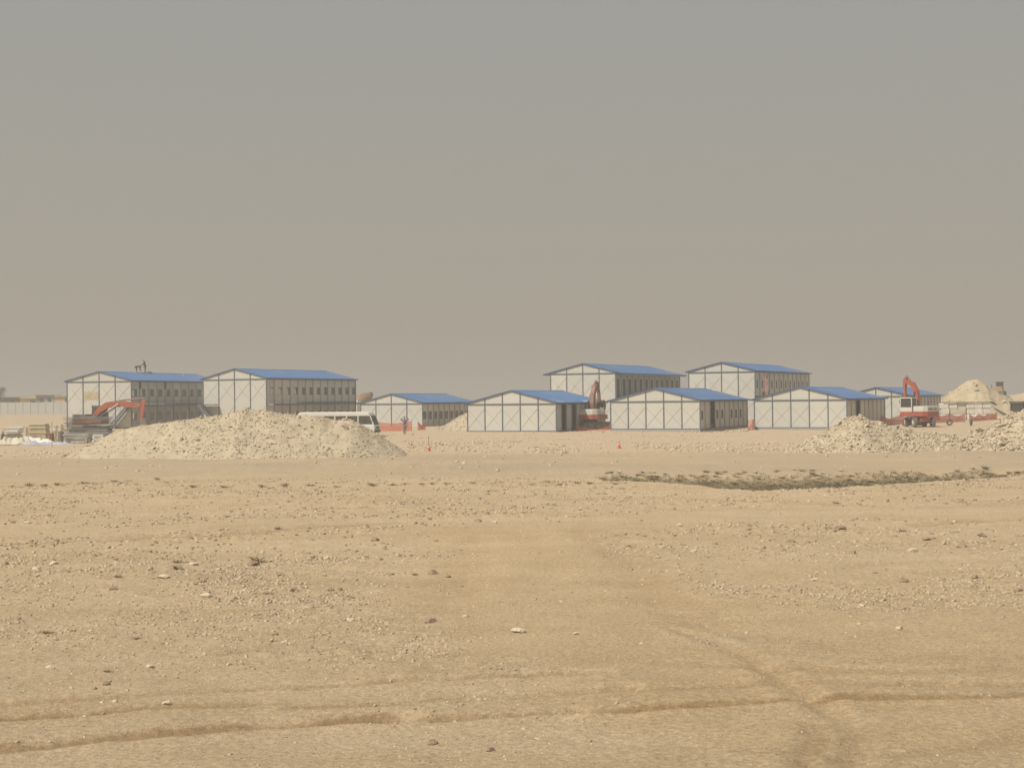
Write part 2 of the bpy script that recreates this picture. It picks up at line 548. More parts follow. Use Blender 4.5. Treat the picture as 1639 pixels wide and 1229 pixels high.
# ------------------------------------------------------------------ ground sheet
xs = [0.0]; d = 0.055
while xs[-1] < 1700:
    xs.append(xs[-1] + d)
    if xs[-1] > 9: d *= 1.035
xs = np.array(xs); xs = np.concatenate([-xs[:0:-1], xs])
ys = [10.5]
while ys[-1] < 135:
    ys.append(ys[-1] + max(0.018, 1.25 * ys[-1] ** 2 / (CAMH * F)))
while ys[-1] < 1700:
    ys.append(ys[-1] * 1.035)
back = [10.2, 9.6, 8.6, 7, 4, 0, -8, -25, -60, -150, -400, -1000]
ys = np.array(back[::-1] + ys)
GX, GY = np.meshgrid(xs, ys)
GZ = ground_z(GX, GY)
nx, ny = len(xs), len(ys)
idx = np.arange(nx * ny).reshape(ny, nx)
quads = np.stack([idx[:-1, :-1], idx[:-1, 1:], idx[1:, 1:], idx[1:, :-1]], -1).reshape(-1, 4)
ground, gme = np_mesh('ground', np.stack([GX, GY, GZ], -1).reshape(-1, 3), quads, ground_material(), k=4)
gme.polygons.foreach_set('use_smooth', np.ones(len(gme.polygons), bool))
tag(ground, 'bare tan desert ground with stones and tyre ruts', None, None, 'structure')
tm, _ = track_mask(GX, GY)
for patch, w in zip(SMOOTH_PATCHES[:3], PATCH_W):
    tm = np.maximum(tm, 0.12 * np.exp(-(dist_line(GX, GY, patch) / w) ** 2) * smooth(-0.3, 0.5, fbm(GX / 0.8, GY / 2.2, 71, 3)))
dm = ditch_mask(GX, GY)
far_n = np.interp(GX, DITCH_FAR[:, 0], DITCH_FAR[:, 1])
shade_grey = smooth(0, 6, GY - far_n) * (1 - smooth(94, 104, GY)) * (0.55 + 0.45 * fbm(GX / 7, GY / 7, 12, 3)) * 0.8  # mask of the shade painted on the less lit ground beyond the ditch
sitem = smooth(96, 112, GY) * (0.75 + 0.25 * fbm(GX / 6, GY / 6, 14, 3))
swept = np.zeros(GX.shape)
for patch, w in zip(SMOOTH_PATCHES[:3], PATCH_W):
    swept = np.maximum(swept, 1 - smooth(0.6 * w, 1.25 * w, dist_line(GX, GY, patch) + 0.7 * fbm(GX / 1.7, GY / 1.7, 5, 3)))
for nm, arr in (('track', tm), ('swept', swept), ('stony', stony(GX, GY) * (1 - smooth(90, 120, GY))), ('damp', smooth(0.25, 0.7, dm) * 0.95), ('grey', np.clip(shade_grey, 0, 1)), ('site', np.clip(sitem, 0, 1))):
    at_ = gme.attributes.new(nm, 'FLOAT', 'POINT')
    at_.data.foreach_set('value', np.ascontiguousarray(arr.ravel(), np.float32))

# ------------------------------------------------------------------ prefabricated buildings
M_panel = mat('cream_sandwich_panel', (0.52, 0.505, 0.445), 0.55, var=0.04, scale=0.8, dirt=0.16, orand=0.05)
M_side = mat('cream_panel_shade_lifted', (0.56, 0.53, 0.475), 0.6, var=0.09, scale=1.4, dirt=0.18, orand=0.08)  # same cream panel, colour lifted for the sides that lie in shade
M_side_shaded = mat('shade_toned_panel', (0.41, 0.42, 0.42), 0.6, var=0.12, scale=1.4, dirt=0.15, orand=0.10)  # darker bluish side copy, shade under eaves and walkway put into its colour
M_post = mat('slate_blue_steel', (0.10, 0.12, 0.155), 0.55, var=0.15, scale=4, dirt=0.12)
M_brace = mat('grey_tie_rod', (0.40, 0.395, 0.365), 0.5, var=0.1)
M_roof = mat('blue_roof_sheet', (0.075, 0.172, 0.345), 0.6, var=0.10, scale=0.5, dirt=0.26, orand=0.06)
M_sidepost = mat('side_joint_post', (0.33, 0.315, 0.29), 0.6, var=0.1)
M_roof_edge = mat('dark_blue_roof_trim', (0.05, 0.10, 0.21), 0.55, var=0.1)
M_slab = mat('concrete_slab', (0.33, 0.31, 0.27), 0.9, var=0.1)
M_dark_fill = mat('near_black_fill', (0.06, 0.062, 0.065), 0.6)  # near-black colour paints the darkness of open doorways onto closed leaves
M_stain = mat('yellow_stained_panel', (0.47, 0.385, 0.225), 0.7, var=0.22, scale=1.2)
M_window_frame = mat('grey_window_frame', (0.17, 0.175, 0.18), 0.5)
M_glass = glass('window_glass', (0.86, 0.88, 0.87), 0.85)
M_ceiling = mat('dim_ceiling_board', (0.14, 0.14, 0.135), 0.9)
SLOPE = 0.245


def solve(fn, target, lo, hi):
    for _ in range(50):
        m = 0.5 * (lo + hi)
        if fn(m) < target: lo = m
        else: hi = m
    return 0.5 * (lo + hi)


def building(name, label, pl, pr, pfar, D, by, n, storeys, theta, spec, cat='cabin', group=None, left_open=False, eave=0.32, side_mat=None,
             L=None, wide_win=0.88, win_off=0.0, walkway=0.0, rail=False, stain=None, SH=2.8):
    th = R(theta); u = Vector((math.cos(th), -math.sin(th), 0)); dd = Vector((math.sin(th), math.cos(th), 0))
    H = SH * storeys
    PL = at(pl, by, D)
    W = solve(lambda w: project(PL + u * w)[0], pr, 1, 40)
    if L is None: L = solve(lambda w: project(PL + u * W + dd * w)[0], pfar, 1, 120)
    base = PL.z - H
    root = thing(name, label, cat, (PL.x, PL.y, base), -th, group)
    print('BUILDING', label[:40], 'W %.2f L %.2f base %.2f ground %.2f' % (W, L, base, float(prof(PL.y))))
    bw = W / n; nb = len(spec[0]); m = L / nb
    side_mat = side_mat or M_side
    # plinth and floors
    MB().box(-0.04, W + 0.04, -0.04, L + 0.04, -0.7, 0.10).build('plinth', M_slab, root)
    if storeys == 2:
        MB().box(0.1, W - 0.1, 0.1, L - 0.1, SH - 0.16, SH - 0.02).build('upper_floor', M_slab, root)
    MB().box(0.1, W - 0.1, 0.1, L - 0.1, H + 0.02, H + 0.06).build('ceiling', M_ceiling, root)
    zr = lambda x: H + 0.13 + SLOPE * min(x, W - x)          # underside of the roof
    # front gable: one panel in each bay, one gable piece above it, posts, beams, crossed tie rods
    pm = MB().box(0.055, bw - 0.055, 0.03, 0.09, 0.12, H - 0.05).mesh('wall_panel'); pm.materials.append(M_panel)
    pb = MB().box(0.055, bw - 0.055, L - 0.09, L - 0.03, 0.12, H - 0.05).mesh('wall_panel'); pb.materials.append(M_side)
    for i in range(n):
        o = link('wall_panel', pm, root, (i * bw, 0, 0))
        link('wall_panel', pb, root, (i * bw, 0, 0))
        x0, x1 = i * bw + 0.05, (i + 1) * bw - 0.05
        pts = [(x0, H + 0.06), (x1, H + 0.06), (x1, zr(x1) - 0.01)] + ([(W / 2, zr(W / 2) - 0.01)] if x0 < W / 2 < x1 else []) + [(x0, zr(x0) - 0.01)]
        MB().prism(pts, 0.03, 0.09).build('gable_panel', M_panel, root)
        MB().prism(pts, L - 0.09, L - 0.03).build('gable_panel', M_side, root)
        for s in range(storeys):
            z0 = s * SH + 0.35; z1 = min(z0 + bw * 1.02, (s + 1) * SH - 0.2)
            MB().bar((i * bw + 0.05, 0.018, z0), ((i + 1) * bw - 0.05, 0.018, z1), 0.022).build('tie_rod', M_brace, root)
            MB().bar((i * bw + 0.05, 0.006, z1), ((i + 1) * bw - 0.05, 0.006, z0), 0.022).build('tie_rod', M_brace, root)
    if stain is not None:
        MB().box(stain * bw + 0.08, (stain + 1) * bw - 0.08, 0.022, 0.029, H - 2.15, H - 1.15).build('stained_patch', M_stain, root)
    for i in range(n + 1):
        x = i * bw; w = 0.042
        top = zr(min(max(x, 0.05), W - 0.05)) - 0.02
        MB().box(x - w, x + w, -0.03, 0.085, 0.10, top).build('post', M_post, root)
        MB().box(x - w, x + w, L - 0.085, L + 0.03, 0.10, top).build('post', M_post, root)
    MB().box(-0.06, W + 0.06, -0.042, 0.08, H - 0.045, H + 0.045).build('gable_beam', M_post, root)
    MB().box(-0.06, W + 0.06, -0.05, 0.085, 0.06, 0.14).build('base_rail', M_post, root)
    # long right side: a panel, window, door or open bay in each module
    hh = SH - 0.18
    ww, wz0, wz1 = wide_win, 0.98, 1.90
    c = m * (0.5 + win_off)
    P = MB().box(-0.09, -0.03, 0.02, m - 0.02, 0.12, 0.12 + hh).mesh('wall_panel')
    Q = MB()
    Q.box(-0.09, -0.03, 0.02, m - 0.02, 0.12, wz0).box(-0.09, -0.03, 0.02, m - 0.02, wz1, 0.12 + hh)
    Q.box(-0.09, -0.03, 0.02, c - ww / 2, wz0, wz1).box(-0.09, -0.03, c + ww / 2, m - 0.02, wz0, wz1)
    Q = Q.mesh('wall_panel')
    c2 = 0.93; Q2 = MB()                                   # far side: its windows sit at the other end of the module
    Q2.box(-0.09, -0.03, 0.02, m - 0.02, 0.12, wz0).box(-0.09, -0.03, 0.02, m - 0.02, wz1, 0.12 + hh)
    Q2.box(-0.09, -0.03, 0.02, c2 - 0.38, wz0, wz1).box(-0.09, -0.03, c2 + 0.38, m - 0.02, wz0, wz1)
    Q2 = Q2.mesh('wall_panel')
    DR = MB().box(-0.09, -0.03, 0.02, m / 2 - 0.45, 0.12, 0.12 + hh).box(-0.09, -0.03, m / 2 + 0.45, m - 0.02, 0.12, 0.12 + hh)
    DR.box(-0.09, -0.03, m / 2 - 0.45, m / 2 + 0.45, 2.15, 0.12 + hh)
    DR = DR.mesh('wall_panel')
    DL = MB().box(-0.10, -0.07, m / 2 - 0.44, m / 2 + 0.44, 0.12, 2.14).mesh('door'); DL.materials.append(M_dark_fill)
    for x in (P, Q, Q2, DR): x.materials.append(side_mat)
    Wf = MB()
    for a, b_, e, f_ in ((c - ww / 2, c + ww / 2, wz0, wz0 + 0.05), (c - ww / 2, c + ww / 2, wz1 - 0.05, wz1), (c - ww / 2, c - ww / 2 + 0.05, wz0 + 0.05, wz1 - 0.05),
                         (c + ww / 2 - 0.05, c + ww / 2, wz0 + 0.05, wz1 - 0.05), (c - 0.02, c + 0.02, wz0 + 0.05, wz1 - 0.05)):
        Wf.box(-0.08, -0.022, a, b_, e, f_)
    Wf = Wf.mesh('window'); Wf.materials.append(M_window_frame)
    Wp = MB().box(-0.056, -0.05, c - ww / 2 + 0.05, c + ww / 2 - 0.05, wz0 + 0.05, wz1 - 0.05).mesh('pane'); Wp.materials.append(M_glass)
    PO = MB().box(-0.085, 0.035, -0.045, 0.045, 0.12, H + 0.02).mesh('post'); PO.materials.append(M_sidepost)
    for k in range(nb + 1):
        if 0 < k < nb: link('post', PO, root, (W, k * m, 0))
    for s in range(storeys):
        row = spec[min(s, len(spec) - 1)]
        for k, ch in enumerate(row):
            lc = (W, k * m, s * SH)
            if ch == 'P': link('wall_panel', P, root, lc)
            elif ch == 'W':
                link('wall_panel', Q, root, lc)
                w_ = link('window', Wf, root, lc); link('pane', Wp, w_)
            elif ch == 'D':
                link('wall_panel', DR, root, lc); link('door', DL, root, lc)
            if left_open:
                if ch == 'W':
                    link('wall_panel', Q2, root, (0.12, k * m, s * SH))
                else: link('wall_panel', P, root, (0.12, k * m, s * SH))
        MB().box(W - 0.088, W + 0.04, 0.05, L - 0.05, s * SH + SH - 0.06, s * SH + SH + 0.06).build('side_beam', M_post, root)
    MB().box(W - 0.088, W + 0.042, 0.05, L - 0.05, 0.05, 0.125).build('base_rail', M_post, root)
    if not left_open:
        MB().box(0.03, 0.09, 0.05, L - 0.05, 0.12, H).build('side_wall', side_mat, root)
    # roof: two slopes, ridge cap, gable trims, eave gutters
    oh = 0.06; t = 0.075; zrid = H + 0.13 + SLOPE * W / 2
    for sgn in (0, 1):
        X = (lambda x: x) if sgn == 0 else (lambda x: W - x)
        ze = H + 0.13 - SLOPE * eave
        pts = [(X(-eave), ze), (X(W / 2), zrid), (X(W / 2), zrid + t), (X(-eave), ze + t)]
        if sgn: pts = pts[::-1]
        sl = MB().prism(pts, -oh, L + oh).build('roof_slope', M_roof, root)
        MB().bar((X(-eave), -oh - 0.025, ze + t / 2 + 0.01), (X(W / 2), -oh - 0.025, zrid + t / 2 + 0.01), 0.05, 0.095).build('gable_trim', M_roof_edge, sl)
        MB().bar((X(-eave - 0.03), -oh, ze + 0.02), (X(-eave - 0.03), L + oh, ze + 0.02), 0.06, 0.13).build('eave_trim', M_roof_edge, sl)
        ribs = MB()
        k = 0.45
        while k < L:
            ribs.bar((X(-eave), k, ze + t + 0.008), (X(W / 2 - 0.1), k, zrid + t - 0.018), 0.05, 0.024); k += 0.9
        ribs.build('roof_ribs', M_roof, sl)
    MB().prism([(W / 2 - 0.22, zrid + t - 0.03), (W / 2 + 0.22, zrid + t - 0.03), (W / 2, zrid + t + 0.035)], -oh - 0.01, L + oh + 0.01).build('ridge_cap', M_roof, root)
    if walkway:
        ww_ = walkway
        MB().box(W + 0.05, W + ww_, 0.1, L + 0.3, SH - 0.16, SH - 0.04).build('walkway_deck', M_slab, root)
        MB().box(W + ww_, W + ww_ + 0.05, 0.1, L + 0.3, SH - 0.20, SH - 0.02).build('walkway_edge', M_post, root)
        k = 0.15
        while k < L + 0.2:
            MB().box(W + ww_ - 0.09, W + ww_ - 0.02, k, k + 0.07, -0.3, SH - 0.16).build('walkway_post', M_post, root); k += 2 * m
        if rail:
            rl = MB()
            for z in (0.5, 1.0): rl.bar((W + ww_ + 0.02, 0.1, SH + z), (W + ww_ + 0.02, L + 0.3, SH + z), 0.035)
            k = 0.15
            while k < L + 0.3:
                rl.bar((W + ww_ + 0.02, k, SH - 0.02), (W + ww_ + 0.02, k, SH + 1.0), 0.035); k += m
            rl.build('walkway_railing', M_post, root)
    info = dict(root=root, W=W, L=L, H=H, u=u, d=dd, o=Vector((PL.x, PL.y, base)), zrid=zrid + t, bw=bw)
    info['pt'] = lambda x, y, z: info['o'] + u * x + dd * y + Vector((0, 0, z))
    return info


def staircase(info, x_top, x_bot, y0, y1, z_top):
    """outside stair along the gable: two stringers, treads, landing and a handrail, all parts of the building"""
    r = info['root']
    st = thing('staircase', None, None); st.parent = r
    for y in (y0, y1):
        MB().bar((x_top, y, z_top), (x_bot, y, 0.02), 0.06, 0.24).build('stringer', M_post, st)
    nst = 12
    for i in range(nst):
        f = (i + 0.5) / nst
        x = x_top + (x_bot - x_top) * f; z = z_top * (1 - f)
        MB().box(x - 0.14, x + 0.14, y0 + 0.03, y1 - 0.03, z, z + 0.04).build('tread', M_brace, st)
    MB().bar((x_top, y0, z_top + 0.9), (x_bot, y0, 0.9), 0.04).build('handrail', M_post, st)
    for f in (0.02, 0.33, 0.66, 0.98):
        x = x_top + (x_bot - x_top) * f; z = z_top * (1 - f)
        MB().bar((x, y0, z), (x, y0, z + 0.9), 0.035).build('rail_post', M_post, st)
    return st


G2 = 'two-storey prefabricated blocks'; G1 = 'single-storey prefabricated cabins'
B1 = building('two_storey_block', 'two-storey white block with a yellow stained panel and workers on its blue roof', 107, 210, None, 187, 611.8, 4, 2, 15,
              ['WWWWWWWWWWWW', 'WWWWWWWWWWWW'], 'building', G2, left_open=True, wide_win=1.05, L=25.5, side_mat=M_side_shaded, walkway=1.1, rail=True, stain=1, win_off=-0.1)
B2 = building('two_storey_block', 'two-storey white block with twelve upper windows behind the white minibus', 325, 426, 569, 181, 608.3, 4, 2, 24,
              ['WWWWWWWWWWWW', 'WWWWWWWWWWWW'], 'building', G2, left_open=True, walkway=0.9, win_off=0.28)
B3 = building('single_storey_cabin', 'small white cabin with blue roof behind the orange netting and the person in purple', 577, 676, 760, 184, 647.0, 4, 1, 24,
              ['WWWWWWWWWW'], 'cabin', G1, win_off=-0.1)
B4 = building('two_storey_block', 'two-storey white block with a row of doors under wide eaves behind the central excavator', 881, 985, 1088, 180, 599.0, 4, 2, 24,
              ['DDDDDDDDDDDD', 'DDDDDDDDDDDD'], 'building', G2, eave=0.85, side_mat=M_side_shaded, walkway=1.2, rail=True)
B5 = building('two_storey_block', 'two-storey white block with narrow windows and a red excavator arm in front', 1102, 1208, 1295, 177, 596.6, 4, 2, 24,
              ['PPWWWWWWWWWW', 'WWWWWWWWWWWW'], 'building', G2, wide_win=0.5)
B6 = building('single_storey_cabin', 'single-storey white cabin with two open dark bays beside the central excavator', 748, 890, 968, 159, 647.6, 5, 1, 24,
              ['PGPGPPPPPP'], 'cabin', G1, side_mat=M_side_shaded)
B7 = building('single_storey_cabin', 'single-storey white cabin with one open bay, its left edge behind the central excavator', 977, 1120, 1196, 156, 643.4, 5, 1, 24,
              ['WPGWWPWWWP'], 'cabin', G1, wide_win=0.6)
B8 = building('single_storey_cabin', 'single-storey white cabin with blue roof standing behind the stony middle heap', 1207, 1355, 1416, 156, 641.2, 5, 1, 24,
              ['PPGPPPPPP'], 'cabin', G1)
B9 = building('single_storey_cabin', 'white cabin with plain grey side half hidden behind the wheeled excavator', 1352, 1452, 1505, 178, 635.2, 4, 1, 24,
              ['PPPPPPPPPP'], 'cabin', G1)
for k in (1, 4, 9): MB().box(B1['W'] - 0.05, B1['W'] + 0.08, k * B1['L'] / 12 - 0.16, k * B1['L'] / 12 + 0.16, 4.75, 5.6).build('dark_wall_strip', M_dark_fill, B1['root'])  # dark strips near the wall top at some module joints
MB().box(B4['W'] + 0.55, B4['W'] + 0.80, 1.6, B4['L'], 5.42, 5.60).build('eave_soffit', M_panel, B4['root'])
staircase(B1, B1['W'] - 0.1, B1['W'] - 2.6, -1.0, -0.2, 2.7)
staircase(B2, 0.1, 2.5, -1.0, -0.2, 2.7)
MB().box(-0.2, B2['bw'], -1.02, -0.12, 2.68, 2.78).build('stair_landing', M_post, B2['root'])
MB().box(B1['W'] - 1.0, B1['W'] + 1.0, -1.02, -0.12, 2.68, 2.78).build('stair_landing', M_post, B1['root'])
# gallery deck and railing closing the gap between the two rear blocks
gal = thing('footbridge', 'railed steel footbridge joining the two rear two-storey blocks', 'footbridge', B4['pt'](B4['W'] + 1.2, B4['L'] - 2.0, 2.8), -R(24))
gw = 4.2
MB().box(0, gw, 0, 1.2, -0.12, 0).build('deck', M_slab, gal)
for z in (0.5, 1.0): MB().bar((0, 0.03, z), (gw, 0.03, z), 0.04).build('rail', M_post, gal)
for i in range(7): MB().bar((0.05 + i * (gw - 0.1) / 6, 0.03, 0), (0.05 + i * (gw - 0.1) / 6, 0.03, 1.0), 0.035).build('rail_post', M_post, gal)
for x in (0.1, gw - 0.1): MB().box(x - 0.05, x + 0.05, 0.5, 0.6, -3.0, -0.12).build('support_post', M_post, gal)


# ------------------------------------------------------------------ heaps
def heap(name, label, D, pts, depth, stones, boulders, m_soil, seed, rough=0.10, ssize=(0.05, 0.16), bsize=(0.18, 0.4), base_z=None, group=None, rubble_zone=None, mat_r=None, flat=0.25):
    """pts: outline of the crest in pixels; the heap is a ridge at depth D with slopes in front and behind"""
    mat_r = mat_r or M_rubble
    w = [at(x, y, D) for x, y in pts]
    X = np.array([p.x for p in w]); Z = np.array([p.z for p in w])
    bz = float(prof(D - depth * 0.6)) if base_z is None else base_z
    gx_ = np.linspace(X[0], X[-1], int(min(190, max(50, (X[-1] - X[0]) / 0.12))))
    gv = np.linspace(-1, 1, 66)
    A, B = np.meshgrid(gx_, gv)
    crest = np.clip(np.interp(A, X, Z) - bz, 0, None)
    mx = crest.max()
    hw = depth * (0.30 + 0.70 * np.sqrt(np.clip(crest / mx, 0, 1)))
    pr = 1 - np.abs(B)
    pr = np.where(np.abs(B) < flat, 1 - (np.abs(B) ** 2) / (2 * flat) / (1 - flat / 2), (1 - np.abs(B)) / (1 - flat / 2))
    Yg = D + B * hw
    h = crest * pr
    edge = np.clip(pr * 4, 0, 1) * np.clip(crest / 0.3, 0, 1)
    h = h + edge * rough * (2.4 * fbm(A / 1.6, Yg / 1.6, seed, 3) + 1.0 * fbm(A / 0.4, Yg / 0.4, seed + 7, 3)) * np.clip(crest, 0.2, 1.2)
    Zg = bz - 0.12 + np.maximum(h, 0) - 0.1 * (1 - edge)
    root = thing(name, label, 'heap', ((X[0] + X[-1]) / 2, D, bz), 0, group)
    ox, oy, oz = root.location
    nxx, nyy = len(gx_), len(gv)
    ii = np.arange(nxx * nyy).reshape(nyy, nxx)
    q = np.stack([ii[:-1, :-1], ii[:-1, 1:], ii[1:, 1:], ii[1:, :-1]], -1).reshape(-1, 4)
    so, me = np_mesh('soil_mound', np.stack([A - ox, Yg - oy, Zg - oz], -1).reshape(-1, 3), q, m_soil, root, k=4)
    me.polygons.foreach_set('use_smooth', np.ones(len(me.polygons), bool))
    rng = np.random.default_rng(seed)

    def pick(nn, bias=0.0):
        out = []
        while len(out) < nn:
            i = rng.integers(1, nxx - 1); j = rng.integers(2, int(nyy * 0.62))
            if crest[j, i] < 0.12: continue
            if rubble_zone is not None and rng.random() > rubble_zone(A[j, i], gv[j]): continue
            jx = rng.uniform(-0.06, 0.06); out.append((A[j, i] - ox + jx, Yg[j, i] - oy + rng.uniform(-0.05, 0.05), Zg[j, i] - oz))
        return np.array(out)
    if stones:
        Pp = pick(stones); S = ssize[0] + (ssize[1] - ssize[0]) * rng.random(stones) ** 2.2
        o, _ = scatter_mesh('rubble', Pp, S, mat_r, ROCK0, rng, root, sink=0.36, tilt=0.8); o['kind'] = 'stuff'
    if boulders:
        Pp = pick(boulders)
        for k in range(boulders):
            s = bsize[0] + (bsize[1] - bsize[0]) * rng.random() ** 2
            o = link('boulder', BOULDER[int(rng.integers(0, len(BOULDER)))], root, Vector(Pp[k]) + Vector((0, 0, s * 0.05)))
            o.scale = (s, s, s); o.rotation_euler = (rng.normal(0, 0.5), rng.normal(0, 0.5), rng.uniform(0, 6.28))
    return root


BOULDER = []
for i, (v, f) in enumerate(ROCK1):
    me = bpy.data.meshes.new('boulder'); me.from_pydata([tuple(p) for p in v], [], [tuple(q) for q in f]); me.update()
    me.materials.append(M_rubble); BOULDER.append(me)

hx = lambda px, D: at(px, 700, D).x
z1a, z1b = hx(330, 100), hx(480, 100)
heap('rubble_heap', 'long pale heap of soil and broken stone in front of the white minibus', 100,
     [(66, 742), (105, 728), (140, 712), (172, 694), (205, 683), (250, 675), (300, 670), (330, 665), (350, 661), (375, 656), (394, 651), (412, 655), (440, 657), (470, 661),
      (492, 665), (520, 667.5), (545, 669), (563, 669), (578, 675), (597, 689), (615, 701), (640, 716), (668, 733)], 5.2, 4200, 90, M_heap, 41, rough=0.06,
     rubble_zone=lambda x, v: 0.25 + 0.75 * float(smooth(hx(230, 100), hx(340, 100), x)) * float(1 - 0.6 * smooth(hx(440, 100), hx(500, 100), x) * (v > -0.75)), ssize=(0.03, 0.11), bsize=(0.10, 0.24))
heap('rubble_heap', 'pale stony heap in front of the cabin beside the wheeled excavator', 97,
     [(1215, 730), (1245, 724), (1275, 714), (1300, 700), (1325, 686), (1345, 671), (1362, 663), (1378, 665), (1392, 672), (1410, 676), (1425, 682), (1450, 686), (1480, 688), (1510, 692), (1535, 698), (1560, 706), (1590, 722)], 4.6, 4600, 130, M_heap, 52, rough=0.06, ssize=(0.03, 0.13), bsize=(0.12, 0.28))
heap('rubble_heap', 'coarse heap of large pale rocks at the edge of the plain, beside the two tyres', 96,
     [(1515, 724), (1535, 706), (1560, 692), (1590, 678), (1615, 666), (1639, 655), (1680, 645), (1740, 640), (1800, 650), (1860, 690), (1900, 722)], 5.0, 4200, 300, M_heap, 63, rough=0.12, bsize=(0.14, 0.34), ssize=(0.05, 0.18))
heap('soil_heap', 'small smooth sand heap between the small cabin and its larger neighbour', 166,
     [(668, 698), (690, 690), (706, 682), (720, 674), (735, 664), (750, 657), (766, 658), (785, 668), (800, 684), (812, 697)], 3.6, 500, 30, M_heap, 74, rough=0.06, bsize=(0.12, 0.25))
heap('soil_heap', 'tall tan soil heap rising behind the white wrapped stack', 204,
     [(1488, 668), (1503, 652), (1508, 638), (1525, 625), (1538, 614), (1550, 606), (1562, 606), (1572, 610), (1582, 618), (1598, 627), (1612, 634), (1630, 644), (1650, 654), (1680, 668)], 6.5, 900, 40, M_heap2, 85, rough=0.10, flat=0.2)
heap('soil_heap', 'broad low tan bank behind the tall soil heap with the loader cab before it', 226,
     [(1540, 662), (1570, 640), (1590, 631), (1612, 632), (1630, 629), (1650, 626), (1700, 628), (1760, 640), (1800, 662)], 8, 500, 20, M_heap2, 96, rough=0.08)


# ------------------------------------------------------------------ construction machines
M_red = mat('faded_red_paint', (0.34, 0.075, 0.045), 0.55, var=0.15, scale=2, dirt=0.35)
M_redbright = mat('orange_red_paint', (0.38, 0.095, 0.05), 0.55, var=0.15, scale=2, dirt=0.3)
M_dustred = mat('dust_caked_red_paint', (0.27, 0.115, 0.08), 0.7, var=0.2, scale=2, dirt=0.5)
M_white = mat('dusty_white_paint', (0.60, 0.57, 0.49), 0.5, var=0.06, scale=2, dirt=0.25)
M_dark = mat('dark_grey_steel', (0.07, 0.07, 0.068), 0.6, var=0.2, scale=3, dirt=0.3)
M_steel = mat('worn_brown_steel', (0.20, 0.155, 0.11), 0.6, var=0.25, scale=3, dirt=0.3)
M_rubber = mat('dusty_tyre_rubber', (0.10, 0.098, 0.09), 0.9, var=0.2, scale=4, dirt=0.5)
M_chrome = mat('cylinder_rod', (0.6, 0.6, 0.6), 0.25, metal=0.9, var=0.03)
M_cabglass = glass('cab_glass', (0.30, 0.36, 0.36), 0.6)
M_print = mat('dark_print', (0.10, 0.09, 0.085), 0.6)
M_yellow = mat('faded_yellow_paint', (0.50, 0.30, 0.075), 0.55, var=0.15, dirt=0.45)


def wheel(parent, loc, r, w, axis='y', rz=0.0):
    t = MB().disc((0, 0, 0), r, w, 22, axis).build('wheel', M_rubber, parent, loc, rz)
    MB().disc((0, 0, 0), r * 0.52, w * 1.04, 16, axis).build('rim', M_white, t)
    return t


